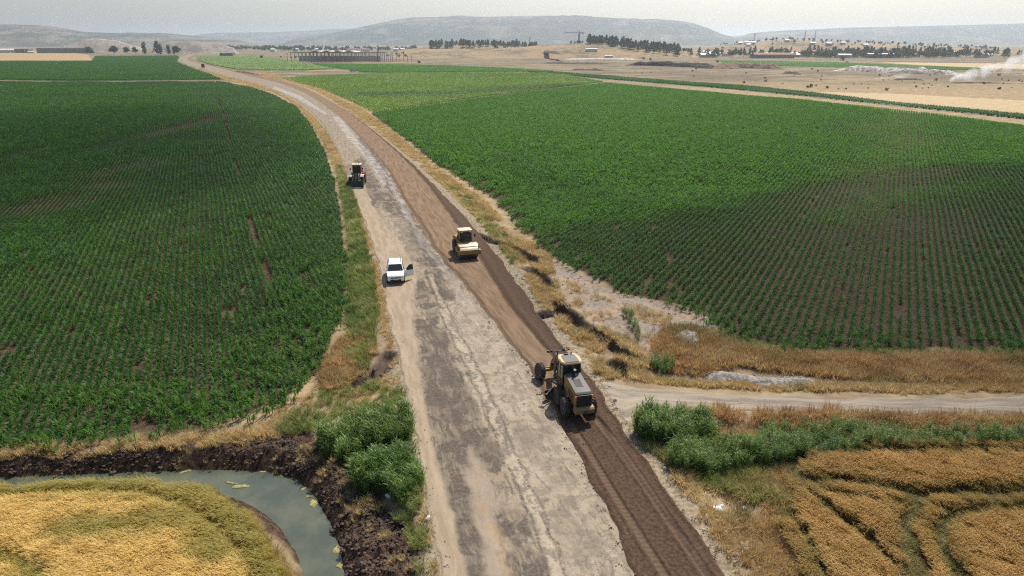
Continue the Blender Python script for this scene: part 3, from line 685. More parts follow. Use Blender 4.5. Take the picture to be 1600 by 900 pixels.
M_REED = leafmat('reed_leaf', (0.058, 0.130, 0.016), (0.150, 0.250, 0.042), None, 0.45, 0.28, 1.2, 0.4, (0.12, 0.24, 0.03), 0.3, (0.24, 0.27, 0.07))
VD = [variant('grass_tuft', tuft_blades(52, .24, .52, .022, 100 + k), 3, M_DRY) for k in range(6)]
VRu = [variant('weed_tuft', tuft_blades(64, .27, .62, .026, 110 + k, (.7, 1.5), (.1, 1.2)), 3, M_RUST) for k in range(6)]
VG = [variant('grass_tuft', tuft_blades(54, .25, .62, .026, 120 + k), 3, M_GRN) for k in range(6)]
def reed_blades(n, rad, hgt, seed):
    r = random.Random(seed); B = []
    for i in range(n):
        a = r.uniform(0, 6.28); q = rad * math.sqrt(r.random()); x, y = math.cos(a) * q, math.sin(a) * q; h = hgt * r.uniform(.7, 1.15)
        ln = r.uniform(0, 6.28); B.append((x, y, -.05, ln, h, .022, 1.5, 1.35, 0))
        for k in range(8):
            f = .25 + .7 * k / 7; aa = r.uniform(0, 6.28)
            B.append((x + math.cos(ln) * h * f * .12, y + math.sin(ln) * h * f * .12, h * f * .96, aa, h * r.uniform(.22, .36), .045, r.uniform(.8, 1.3), r.uniform(-.7, .5), r.uniform(-.4, .4)))
    return B
VRe = [variant('reed_clump', reed_blades(13, .26, 1.75, 130 + k), 3, M_REED) for k in range(6)]

def cover(name, poly, spacing, variants, size, label, thr=0.0, nsc=2.0, seed=0, zpoly=-.45, tsc=3.0, tb=0.0, soft=0.5, tilt=.3, prob=1.0, hmul=1.0, tw=1.6):
    Pg = GP(poly, zpoly); Q = blob_pts(Pg, spacing, 1.3); Q = Q[in_view(Q)]
    nn = fbm(Q[:, 0], Q[:, 1], nsc, 4, seed)
    d = sdp(Pg, Q[:, 0], Q[:, 1], 8) + (nn - .5) * 2 * soft
    k = (d < 0) & (nn > thr) & (rng.random(len(Q)) < prob)
    k &= sdp(ROADPOLY, Q[:, 0], Q[:, 1], 8) > 0.12
    for g_ in GULLY + [LBANK]: k &= dline(g_, Q[:, 0], Q[:, 1]) > .55 + .5 * rng.random(len(Q))
    k &= sdp(TRACKPOLY, Q[:, 0], Q[:, 1], 8) > -0.1 + 0.3 * (rng.random(len(Q)) - .5)
    Q = Q[k]; nn = nn[k]
    s = size * (0.65 + 0.75 * rng.random(len(Q))) * (0.65 + 0.75 * nn)
    tint = np.clip((fbm(Q[:, 0], Q[:, 1], tsc, 4, seed + 5) - .5) * tw * 1.6 + tb, 0, 1)
    return scatter(name, variants, Q, rng.random(len(Q)) * 6.28, np.stack([s, s, s * hmul], 1), tint, label, tilt)

# strips along the left of the road
cover('grass_verge', [(540, 560), (545, 470), (548, 400), (538, 330), (527, 262), (533, 262), (548, 300), (562, 345), (574, 392), (584, 440), (590, 490), (588, 540), (570, 590)], .34, VG, .95, 'tall olive-green grass strip between the dark maize and the road', 0.0, 2, 200, tb=.15)
cover('dry_grass', [(545, 300), (552, 310), (570, 352), (583, 392), (594, 432), (601, 478), (612, 530), (622, 580), (612, 580), (596, 520), (588, 470), (578, 420), (566, 370), (552, 330)], .26, VD, .62, 'straw-yellow grass fringe along the left kerb of the road', .30, 1.5, 204, tb=-.2)
cover('dry_grass', [(400, 132), (436, 146), (466, 164), (490, 185), (512, 212), (528, 242), (540, 272), (545, 300), (528, 275), (516, 240), (495, 205), (478, 180), (450, 155), (425, 143), (380, 134)], .34, VD, .85, 'rust and straw grass bank on the far left bend of the road', .28, 3, 208, tb=-.1)
cover('dry_grass', [(300, 106), (345, 118), (400, 132), (395, 135), (345, 123), (300, 110)], .9, VD, 1.3, 'thin straw verge beside the distant road', .3, 6, 209, tb=-.2)
cover('rusty_weeds', [(495, 600), (515, 560), (535, 525), (575, 520), (590, 560), (560, 600), (510, 612)], .30, VRu, .85, 'rust-brown weed patch at the corner of the dark maize', .25, 1.6, 212, tb=-.25)
cover('grass_verge', [(440, 650), (500, 610), (560, 605), (622, 590), (632, 640), (638, 670), (560, 668), (490, 680), (430, 680)], .36, VG, .7, 'mixed green and straw weeds behind the near reeds', .40, 1.4, 216, tb=.1)
cover('dry_grass', [(380, 668), (470, 620), (560, 590), (625, 590), (636, 650), (560, 660), (470, 682), (400, 690)], .36, VD, .55, 'straw tufts scattered on the bare corner behind the reeds', .44, 1.2, 220, tb=0)
cover('dry_grass', [(-120, 700), (0, 697), (130, 692), (260, 680), (360, 676), (430, 668), (440, 680), (350, 698), (180, 708), (0, 714), (-120, 716)], .27, VD, .8, 'straw grass line between the maize and the dark ditch bank', .36, 1.5, 224, tb=-.25)
cover('grass_verge', [(545, 770), (600, 760), (655, 760), (668, 830), (680, 905), (690, 960), (655, 940), (640, 860), (610, 810)], .34, VG, .75, 'grey-green weeds between the mud heaps and the near road', .44, 1.3, 228, tb=.25)
cover('dry_grass', [(650, 740), (662, 760), (676, 840), (690, 910), (690, 960), (668, 905), (655, 830), (640, 770)], .3, VD, .7, 'straw fringe at the foot of the near road edge', .42, 1.2, 232)
cover('dry_grass', [(320, 762), (350, 780), (390, 800), (430, 850), (462, 905), (470, 960), (440, 930), (410, 850), (370, 805), (310, 775)], .26, VD, .7, 'dead straw lying on the inner bank of the ditch', .36, 1.0, 236, tb=.1, tilt=1.2)
cover('grass_verge', [(395, 830), (425, 850), (450, 890), (460, 960), (430, 960), (405, 880)], .3, VG, .65, 'green weeds at the wheat corner by the ditch', .45, 1.0, 240, tb=.2)
# right of the road
cover('dry_grass', [(520, 158), (556, 182), (596, 212), (634, 242), (668, 272), (708, 308), (745, 345), (775, 385), (800, 372), (778, 335), (752, 310), (712, 285), (676, 258), (636, 225), (590, 188), (552, 163)], .38, VD, .95, 'straw grass bank following the far right side of the road', .36, 2.5, 244, tb=-.1)
cover('dry_grass', [(398, 116), (445, 126), (490, 141), (520, 158), (540, 160), (500, 138), (455, 122), (405, 112)], .8, VD, 1.2, 'pale straw verge along the distant right bend', .30, 5, 246, tb=-.2)
cover('grass_verge', [(690, 288), (730, 325), (775, 385), (800, 420), (812, 405), (800, 375), (765, 335), (725, 300)], .36, VG, .75, 'grey-green tussocks on the bank beside the roller', .42, 1.8, 248, tb=.2)
cover('dry_grass', [(775, 380), (800, 370), (830, 380), (862, 402), (868, 440), (880, 470), (915, 505), (960, 522), (1000, 548), (1040, 570), (1000, 598), (930, 590), (905, 545), (876, 520), (850, 490), (815, 430)], .34, VD, .95, 'straw and rust tussocks among the washed-out scarps', .40, 1.7, 252, tb=-.05)
cover('rusty_weeds', [(800, 395), (850, 405), (870, 440), (930, 510), (1000, 560), (960, 575), (900, 530), (850, 470)], .5, VRu, .75, 'scattered rusty weeds on the eroded bank', .55, 1.5, 256)
cover('dry_grass', [(880, 430), (960, 470), (1050, 490), (1060, 530), (1040, 570), (960, 530), (890, 480)], .42, VD, .6, 'straw patches dotted over the pale wash', .50, 1.6, 258, tb=-.1)
cover('rusty_weeds', [(1030, 520), (1060, 512), (1110, 520), (1160, 545), (1230, 560), (1350, 562), (1480, 560), (1600, 560), (1800, 562), (1800, 600), (1600, 600), (1450, 598), (1330, 595), (1235, 585), (1150, 572), (1100, 585), (1040, 580), (1020, 545)], .34, VRu, 1.05, 'rust-brown weed band between the young maize and the gravel', .22, 2.2, 260, tb=-.05)
cover('dry_grass', [(1060, 508), (1120, 520), (1165, 540), (1260, 550), (1420, 553), (1600, 552), (1600, 562), (1400, 566), (1250, 566), (1160, 556), (1100, 530)], .34, VD, .9, 'pale straw fringe on the lower edge of the young maize', .34, 2, 264, tb=.1)
cover('dry_grass', [(930, 585), (1000, 590), (1080, 596), (1180, 604), (1300, 602), (1450, 604), (1600, 598), (1800, 598), (1800, 618), (1600, 617), (1400, 618), (1260, 617), (1150, 612), (1050, 606), (990, 600), (930, 596)], .28, VD, .85, 'straw grass bank along the upper edge of the farm track', .30, 1.6, 268, tb=-.1)
cover('dry_grass', [(1000, 655), (1080, 643), (1200, 648), (1350, 652), (1600, 655), (1800, 656), (1800, 690), (1600, 690), (1400, 688), (1250, 690), (1100, 690), (1020, 690)], .33, VRu, .95, 'brown weeds along the lower edge of the farm track', .32, 2, 272, tb=.15)
cover('grass_verge', [(1180, 678), (1300, 672), (1400, 680), (1600, 682), (1800, 682), (1800, 706), (1600, 704), (1400, 706), (1280, 714), (1200, 722)], .28, VRe, .42, 'low green grass strip between farm track and brown wheat', .1, 2, 276, tb=.1, tw=1)
cover('grass_verge', [(985, 672), (1060, 700), (1180, 712), (1260, 712), (1270, 760), (1230, 800), (1160, 780), (1090, 760), (1035, 735), (1005, 700)], .33, VG, .9, 'olive weeds below the right-hand reeds', .33, 1.7, 280, tb=.25)
cover('dry_grass', [(1040, 740), (1150, 745), (1260, 740), (1262, 790), (1232, 850), (1275, 905), (1300, 960), (1190, 960), (1130, 880), (1085, 810)], .34, VD, .85, 'straw and rust tussocks beside the near dark earth lane', .42, 1.6, 284, tb=-.3)
cover('dry_grass', [(1010, 690), (1045, 735), (1090, 800), (1140, 875), (1190, 960), (1215, 960), (1160, 870), (1115, 800), (1065, 730)], .28, VD, .8, 'pale straw fringe against the near edge of the dark lane', .42, 1.2, 288, tb=-.1)
cover('rusty_weeds', [(1140, 745), (1240, 735), (1255, 800), (1225, 870), (1290, 930), (1180, 930), (1120, 820)], .4, VRu, .8, 'rusty weeds at the corner of the brown wheat', .46, 1.5, 290)
# reeds
RB = [([(492, 692), (560, 676), (640, 668), (645, 700), (590, 712), (535, 728), (508, 715)], 'tall green reed bed standing farthest along the near ditch bank', 1.0),
      ([(548, 752), (580, 732), (645, 728), (662, 775), (630, 800), (600, 775), (556, 768)], 'tall green reed bed nearest the ditch bend', .92),
      ([(988, 686), (1000, 668), (1100, 666), (1120, 690), (1060, 706), (1005, 700)], 'dark green reed bed at the mouth of the farm track', 1.0),
      ([(1040, 735), (1060, 708), (1150, 698), (1255, 700), (1260, 716), (1200, 730), (1110, 742), (1070, 752)], 'wide green reed bed above the brown wheat corner', .8)]
for i, (pl_, lab, s_) in enumerate(RB):
    cover('reeds', pl_, .22, VRe, s_ * .66, lab, .0, 1.2, 300 + i * 4, tb=0.05 if i != 3 else .2, soft=.35, tilt=.25, tw=.7)
cover('reeds', [(600, 770), (655, 765), (664, 800), (650, 815), (620, 800)], .30, VRe, .45, 'short yellowing reeds at the road side of the reed beds', .3, 1.0, 320, tb=.9, tilt=.4)
cover('reeds', [(1010, 572), (1040, 566), (1052, 578), (1030, 586)], .3, VRe, .5, 'small dark reed clump in the gully by the farm track', .2, 1, 324, tb=0)
cover('reeds', [(972, 490), (984, 488), (1004, 520), (996, 530)], .34, VRe, .34, 'small green reed streak on the pale wash', .3, 1, 328, tb=.5)
cover('grass_verge', [(1128, 520), (1210, 540), (1300, 545), (1420, 547), (1600, 546), (1800, 550), (1800, 558), (1600, 554), (1420, 556), (1300, 555), (1200, 552), (1130, 538)], .36, VG, .6, 'thin green weeds on the headland below the young maize', .38, 1.4, 330, tb=.2)
cover('dry_grass', [(430, 684), (480, 690), (520, 715), (560, 745), (600, 790), (645, 840), (655, 900), (600, 900), (560, 850), (520, 780), (470, 730), (440, 705)], .32, VD, .5, 'dead straw tangled over the mud heaps by the ditch bend', .50, .9, 334, tb=-.1, tilt=1.4)
cover('dry_grass', [(0, 712), (200, 706), (420, 690), (470, 705), (460, 735), (300, 730), (0, 738)], .5, VD, .4, 'dead straw scattered on the dark bank behind the ditch', .55, .8, 338, tb=-.1, tilt=1.5)
# ------------------------------------------------------------------ far fields
def field_slab(name, poly, step, hgt, m, label, zp=-.45, kind='stuff', wob=2.0):
    Pg = GP(poly, zp); lo = Pg.min(0) - 4; hi = Pg.max(0) + 4
    yy = [lo[1]]
    while yy[-1] < hi[1]: yy.append(yy[-1] + step * max(1.0, (yy[-1] / 500.0) ** 1.3))
    yy = np.array(yy); xx = np.arange(lo[0], hi[0] + step, step * 1.25)
    X, Y = np.meshgrid(xx, yy); sh = X.shape
    d = sdp(Pg, X.ravel(), Y.ravel(), 15).reshape(sh) + (fbm(X, Y, 9, 4, 400) - .5) * 2 * wob
    Z = zp + (hgt * (0.72 + 0.7 * (fbm(X, Y, 3.0, 3, 401) - .5)) + (rng.random(sh) - .5) * hgt * .35) * sstep(0.8, -0.8, d) - 0.35 * sstep(-.6, .8, d)
    Fq = grid_faces(*sh); keep = (d.ravel()[Fq] < 1.2).any(1); Fq = Fq[keep]
    used = np.unique(Fq); mp = np.zeros(X.size, int); mp[used] = np.arange(len(used))
    me = np_mesh(name, np.stack([X.ravel(), Y.ravel(), Z.ravel()], 1)[used], mp[Fq], smooth=False)
    o = link(name, me, m); tag(o, label, kind=kind); return o
def cropmat(name, a, b, c3=None, sc=0.12, fine=0.8, rowdir=None):
    m, t = newmat(name); P = t.pos()
    v = P if rowdir is None else t.n('ShaderNodeMapping', {'Vector': P, 'Rotation': (0, 0, rowdir), 'Scale': (0.12, 1, 1)}).outputs[0]
    n1 = t.noise(P, 0.012, 5, 0.6); n2 = t.noise(v, fine, 4, 0.7)
    c = t.mix(t.ramp(n2, 0.3, 0.7), a, b)
    if c3 is not None: c = t.mix(t.math('MULTIPLY', t.ramp(n1, 0.45, 0.65), 0.8), c, c3)
    t.out(t.bsdf(c, 0.7, spec=0.2)); return m
MF_dk = cropmat('far_crop_dark', (0.010, 0.030, 0.004), (0.022, 0.052, 0.007), (0.012, 0.034, 0.006))
MF_lt = cropmat('far_crop_light', (0.042, 0.095, 0.004), (0.078, 0.145, 0.008), (0.058, 0.115, 0.005))
MF_md = cropmat('far_crop_mid', (0.018, 0.055, 0.004), (0.036, 0.086, 0.008), (0.024, 0.066, 0.006))
MF_tan = cropmat('stubble', (0.27, 0.185, 0.075), (0.37, 0.26, 0.115), (0.31, 0.205, 0.085), fine=0.35)
field_slab('maize_crop', [(-300, 125.5), (0, 125.5), (120, 127), (345, 125), (352, 124), (330, 117.5), (300, 107), (276, 97), (280, 90), (276, 87), (150, 87.5), (143, 95.5), (0, 95.5), (-300, 96)], 2.2, .5, MF_dk, 'dark green far crop between the straw track and the row of tall trees')
field_slab('stubble_field', [(-300, 79), (0, 78.5), (60, 79.5), (120, 83), (136, 86), (143, 94.5), (0, 94.5), (-300, 95)], 4, .5, MF_tan, 'tan stubble field at the far side of the dark crop', kind='structure')
field_slab('young_crop', [(307, 95), (308, 88.5), (400, 87.5), (440, 92), (480, 99), (530, 108.5), (490, 110.5), (420, 110.5), (366, 109), (330, 103)], 3, .35, MF_lt, 'light green field inside the far bend of the road')
field_slab('maize_crop', [(484, 99.5), (580, 100.5), (680, 102), (800, 107), (870, 112), (700, 113), (600, 114.5), (560, 113)], 3, .35, MF_md, 'mid green thin field in front of the column frame building')
field_slab('maize_crop', [(800, 109.5), (870, 113), (1000, 123), (1200, 138), (1400, 161), (1600, 180), (1800, 200), (1800, 212), (1600, 187), (1440, 170), (1250, 150), (1120, 138), (945, 124), (870, 116.5)], 1.5, .4, MF_dk, 'narrow dark green crop strip along the tan field path')
field_slab('stubble_field', [(1270, 144), (1400, 147), (1600, 158), (1800, 168), (1800, 194), (1600, 176), (1440, 163), (1330, 152)], 2, .4, MF_tan, 'straw coloured field behind the narrow green strip', kind='structure')
field_slab('maize_crop', [(1118, 94.5), (1300, 97.5), (1420, 102), (1540, 107.5), (1520, 110.5), (1380, 108), (1200, 103.5), (1130, 100)], 4, .35, MF_md, 'mid green far field in front of the village trees')
field_slab('stubble_field', [(1370, 97.5), (1480, 98.5), (1700, 102), (1700, 108), (1560, 107), (1440, 102)], 4, .4, MF_tan, 'tan stubble field between far green field and village', kind='structure')
field_slab('stubble_field', [(700, 78.5), (760, 77.6), (830, 78), (800, 80.5), (700, 82)], 6, .3, MF_tan, 'tan stubble patch below the pine wood on the hillock', kind='structure')
M_MA = leafmat('maize_leaf_light', (0.120, 0.225, 0.018), (0.190, 0.320, 0.028), (0.105, 0.205, 0.020), 0.5, 0.3, 0.2, 0.35, (0.2, 0.34, 0.03), 0.012, (0.045, 0.100, 0.028))
def crop_rows(poly, variants, step, seg, s, label, vp=305):
    Pg = GP(poly, -.45); Q, tg, rz = rows(Pg, vp, step, seg, .6); v = fbm(Q[:, 0], Q[:, 1], 40, 4, 420)
    scatter('maize_crop', variants, Q, rz, np.stack([np.full(len(Q), seg / 1.9), np.full(len(Q), s * 1.35), s * (.85 + .5 * (v - .5))], 1), np.clip((v - .62) * 1.5, 0, .6), label, .06)
VLx = [variant('maize_row', maize_blades(8, 2.0, 0.80, 5, .20, 360 + k, .14), 2, M_ML) for k in range(4)]
VAx = [variant('maize_row', maize_blades(8, 2.0, 0.80, 5, .20, 370 + k, .14), 2, M_MA) for k in range(4)]; VRx = [variant('maize_row', maize_blades(8, 2.0, 0.80, 5, .20, 380 + k, .14), 2, M_MR) for k in range(4)]
crop_rows([(-200, 125), (0, 125), (120, 126.5), (345, 124.6), (330, 118), (300, 107.5), (276, 97.5), (280, 90.5), (276, 87.5), (150, 88), (144, 96), (0, 96), (-200, 96.4)], VLx, 1.25, 3.0, 1.45, 'far dark maize standing between the straw track and the tall trees')
crop_rows([(309, 95), (310, 89), (398, 88), (438, 92.4), (478, 99.4), (522, 108), (488, 110), (420, 110), (368, 108.6), (333, 102.6)], VAx, 1.3, 3.2, 1.4, 'light green crop standing inside the far bend of the road')
crop_rows([(488, 100), (580, 101), (680, 102.5), (800, 107.3), (866, 112), (700, 112.7), (600, 114), (566, 112.8)], VRx, 1.25, 3.0, 1.3, 'mid green crop standing in front of the column frame building', 1420)
crop_rows([(1124, 95), (1300, 98), (1420, 102.5), (1532, 107.5), (1516, 110.2), (1380, 107.6), (1200, 103.2), (1134, 100)], VRx, 1.35, 3.4, 1.3, 'mid green crop standing in front of the village trees', 1420)
crop_rows([(800, 109.8), (870, 113.3), (1000, 123.3), (1200, 138.4), (1400, 161.5), (1600, 180.5), (1800, 201), (1800, 211), (1600, 186.5), (1440, 169.5), (1250, 149.6), (1120, 137.6), (945, 123.7), (870, 116.2)], VLx, .9, 2.4, 1.2, 'dark maize standing in the narrow strip along the tan path', 1420)
# light green field right of the road
FA = GP([(440, 123), (480, 119.5), (620, 114), (870, 114.5), (942, 128.5), (760, 151), (584, 176), (552, 160), (505, 140)], -.45)
VA = [variant('maize_row', maize_blades(6, 2.4, 0.8, 5, .16, 340 + k), 2, M_MA) for k in range(5)]
Q, tg, rz = rows(FA, 1420, 0.8, 2.3, 0.6)
v = fbm(Q[:, 0], Q[:, 1] , 40, 4, 410)
dkb = np.exp(-(dline(GP([(600, 148), (700, 146), (800, 140), (900, 135)], -.4), Q[:, 0], Q[:, 1]) / 16) ** 2) * (0.4 + v)
scatter('maize_crop', VA, Q, rz, np.stack([np.full(len(Q), 1.05), np.full(len(Q), 1.25), 0.9 + 0.4 * (v - .5)], 1), np.clip(dkb + (v - .6) * .6, 0, .9), 'light yellow-green crop between the road bend and the big dark field', .06)

# ------------------------------------------------------------------ hills
def hillmat(name, scrub, tan, amt, sc, extra=None):
    m, t = newmat(name); P = t.pos()
    n1 = t.noise(P, sc, 7, 0.62); n2 = t.noise(P, sc * 7, 6, 0.65); n3 = t.noise(P, sc * 2.2, 5, 0.6, (1, 1, 4.0))
    f = t.math('ADD', t.math('MULTIPLY', n1, 0.6), t.math('MULTIPLY', n2, 0.4))
    c = t.mix(t.ramp(f, amt - 0.07, amt + 0.07), scrub, tan)
    c = t.mix(t.math('MULTIPLY', t.ramp(n3, 0.55, 0.66), 0.5), c, extra or tan)
    dots = t.n('ShaderNodeTexVoronoi', {'Vector': P, 'Scale': sc * 60}, feature='F1').outputs['Distance']
    c = t.mix(t.math('MULTIPLY', t.math('SUBTRACT', 1.0, t.ramp(dots, 0.2, 0.45)), 0.45), c, scrub)
    t.out(t.bsdf(c, 0.95, spec=0.1)); return m
HILLS = []
def hill(name, prof, D, W, m, label, seed, power=1.6, rough=0.22, nx=260, ny=60, flat=0.0):
    prof = np.array(prof, float); px = np.linspace(prof[0, 0], prof[-1, 0], nx); crest = np.interp(px, prof[:, 0], prof[:, 1])
    k = np.exp(-np.linspace(-2, 2, 9) ** 2); crest = np.convolve(np.pad(crest, 4, 'edge'), k / k.sum(), 'valid')
    zc = np.maximum(np.array([ZH(c, D) for c in crest]), 0.5); u = (px - 800) / (F / math.cos(PITCH))
    end = sstep(0, 0.06, np.linspace(0, 1, nx)) * sstep(1, 0.94, np.linspace(0, 1, nx))
    def hf(x, y):
        uu = x / y; z = np.interp(uu, u, zc * end, left=0, right=0); tt = np.clip(np.abs(y - D) / W, 0, 1)
        if flat: tt = np.clip((tt - flat) / (1 - flat), 0, 1)
        s = (1 - tt ** power); s = s * s * (3 - 2 * s) * 0.5 + 0.5 * s
        n = fbm(x, y, W * 0.35, 6, seed) - .5; g = np.abs(fbm(x, y * 0.35, W * 0.16, 5, seed + 9) - .5)
        return z * s * (1 + rough * n * (tt > 0.02) * np.minimum(1, tt * 4) - rough * 1.6 * g * np.minimum(1, tt * 3) * (1 - tt) * 1.2)
    T = np.linspace(-1, 1, ny); Y = D + T[:, None] * W + 0 * u[None]; X = u[None] * Y
    Z = hf(X, Y) - 0.6
    me = np_mesh(name, np.stack([X.ravel(), Y.ravel(), Z.ravel()], 1), grid_faces(*X.shape))
    o = link(name, me, m); tag(o, label, kind='structure'); HILLS.append(hf); return hf
MH = hillmat('mesa_scrub', (0.045, 0.060, 0.055), (0.22, 0.185, 0.145), 0.575, 0.0016, (0.28, 0.235, 0.18))
MH2 = hillmat('bare_hill', (0.050, 0.060, 0.046), (0.20, 0.165, 0.125), 0.52, 0.004)
MT = hillmat('tan_hillock', (0.12, 0.105, 0.065), (0.29, 0.205, 0.115), 0.47, 0.014)
MQ = hillmat('spoil_heap', (0.20, 0.175, 0.15), (0.33, 0.285, 0.24), 0.5, 0.02)
hill('hills', [(280, 57), (340, 51), (380, 50.5), (430, 50), (480, 48), (525, 45), (560, 45), (620, 48), (700, 56)], 10500, 1500, MH, 'pale blue distant ridge behind the long mesa', 500)
hill('hills', [(1080, 62), (1130, 56.5), (1160, 55.5), (1200, 56), (1260, 62)], 11500, 1300, MH, 'palest ridge in the gap beside the mesa', 505)
hill('hills', [(420, 66), (455, 62), (500, 55), (545, 47), (590, 38), (625, 31), (645, 28.5), (700, 27.5), (720, 26.5), (760, 27), (850, 25.5), (900, 27), (960, 30.5), (1040, 31.5), (1066, 34), (1085, 38), (1105, 45), (1128, 54), (1150, 60), (1190, 66)], 6800, 1500, MH, 'long flat-topped mesa across the middle of the horizon', 510, 2.0, .30, 420, 90, .12)
hill('hills', [(1100, 66), (1140, 61), (1172, 52), (1210, 49), (1260, 46.5), (1320, 43.5), (1400, 42), (1480, 40), (1560, 38), (1600, 37), (1720, 36), (1850, 40), (1950, 60)], 7600, 1500, MH, 'long low blue ridge on the right horizon', 520, 2.0, .25, 300, 70, .1)
hill('hills', [(-420, 60), (-250, 44), (-100, 38), (0, 37.5), (55, 38.5), (85, 41), (115, 46), (135, 50), (190, 51.5), (250, 51.5), (290, 54), (340, 60), (420, 66)], 5200, 1200, MH2, 'bare grey-green hills on the left horizon', 530, 1.7, .35, 300, 70)
hmq1 = hill('hills', [(90, 74), (118, 68), (135, 61), (160, 60), (185, 63), (205, 70), (225, 75)], 1900, 90, MQ, 'grey spoil mound left of the tall trees', 540, 1.4, .3, 90, 30, .2)
hmq2 = hill('hills', [(232, 76), (248, 70), (262, 64.5), (300, 64), (322, 66), (340, 68), (356, 72), (372, 77)], 1650, 80, MQ, 'flat-topped grey spoil mound above the road end', 545, 1.3, .3, 90, 30, .35)
hA = hill('hills', [(590, 86), (630, 80), (660, 76.5), (700, 76), (760, 75.5), (810, 73.5), (840, 70.5), (880, 68.5), (905, 67), (930, 67.5), (960, 70), (1000, 74), (1050, 79), (1100, 84)], 1280, 170, MT, 'tan hillock with the crane and the pine woods', 550, 1.5, .18, 200, 60, .1)
hB = hill('hills', [(1060, 82), (1100, 76), (1140, 69), (1180, 64.5), (1230, 62), (1270, 62.5), (1320, 65.5), (1380, 68.5), (1440, 71), (1520, 74), (1620, 79)], 1900, 260, MT, 'low tan hill above the village', 560, 1.5, .2, 160, 50, .1)
hC = hill('hills', [(610, 80), (645, 75.5), (670, 72), (700, 70.5), (760, 71), (830, 74), (860, 78)], 1500, 90, MT, 'small tan rise carrying the left pine wood', 565, 1.5, .15, 90, 30, .2)

# long low banks and heaps on the dry plain
def bank(pts, h, wid, m, label, seed, zp=-.45, steep=1.0, name='earth_bank'):
    L = smooth_line(GP(pts, zp), max(24, 5 * len(pts))); n = len(L)
    d = np.gradient(L, axis=0); d /= np.linalg.norm(d, axis=1)[:, None]; nm = np.stack([-d[:, 1], d[:, 0]], 1)
    T = np.linspace(-1, 1, 21); X = L[:, None, 0] + nm[:, None, 0] * T[None] * wid; Y = L[:, None, 1] + nm[:, None, 1] * T[None] * wid
    X += (fbm(X, Y, wid, 3, seed + 3) - .5) * wid * .5
    e = np.linspace(0, 1, n); e = sstep(0, .15, e) * sstep(1, .85, e)
    Z = zp - .25 + h * e[:, None] * (1 - np.abs(T[None]) ** 1.6) * (0.55 + 0.9 * fbm(X, Y, wid * .8, 4, seed)) + (fbm(X, Y, wid * .25, 3, seed + 2) - .5) * h * .3
    o = link(name, np_mesh(name, np.stack([X.ravel(), Y.ravel(), Z.ravel()], 1), grid_faces(*X.shape), smooth=False), m)
    tag(o, label, kind='structure'); return o
def earth(name, a, b, sc):
    m, t = newmat(name); P = t.pos(); t.out(t.bsdf(t.mix(t.ramp(t.noise(P, sc, 6, 0.68), .36, .64), a, b), .95, spec=.1)); return m
ME_dk = earth('dark_spoil', (0.045, 0.040, 0.038), (0.12, 0.10, 0.085), .4)
ME_br = earth('brown_spoil', (0.10, 0.065, 0.05), (0.22, 0.155, 0.115), .4)
ME_wh = earth('chalk_spoil', (0.20, 0.165, 0.13), (0.62, 0.58, 0.54), .35)
ME_gv = earth('pale_gravel', (0.14, 0.125, 0.11), (0.36, 0.335, 0.30), 4.0)
bank([(975, 102), (1030, 103), (1080, 105), (1125, 108)], 4.5, 5, ME_dk, 'long dark spoil bank on the dry plain', 600)
bank([(1120, 108.5), (1150, 106), (1190, 107), (1225, 109)], 5, 8, ME_br, 'reddish brown spoil bank beside the dark one', 604)
bank([(1300, 110), (1340, 111), (1400, 114), (1450, 116), (1515, 118)], 4.2, 6, ME_wh, 'white chalky spoil bank above the smoke', 608)
bank([(890, 110), (920, 109.5), (945, 110.5)], 1.6, 4, ME_dk, 'dark scrape below the hillock', 612)
bank([(1222, 116), (1236, 115), (1250, 117)], 1.8, 2.6, ME_dk, 'dark heap on the dry plain', 616)
bank([(845, 99), (900, 100), (960, 100)], 2.0, 8, ME_dk, 'grey worked ground at the foot of the hillock', 620)
bank([(1395, 125), (1420, 124.5), (1445, 126)], 1.2, 2.5, ME_dk, 'low burnt ridge left of the smoke', 624)
bank([(1480, 130), (1520, 129.5), (1570, 130)], .8, 3.5, ME_dk, 'burnt black ground under the smoke', 628)
bank([(365, 112), (385, 115), (408, 119)], 1.6, 2.5, ME_br, 'brown soil heap by the distant road bend', 632)
bank([(880, 93), (940, 92.5), (1000, 93.5)], 2.0, 10, ME_wh, 'pale quarry floor in front of the pine wood', 636)
bank([(820, 76.5), (850, 81), (880, 85)], 3.0, 4, ME_dk, 'dark cutting across the tan hillock', 640, zp=8)
bank([(470, 112), (520, 109.5), (580, 110), (560, 112)], .8, 4, MT, 'tan weed bank between the two light green fields', 644)

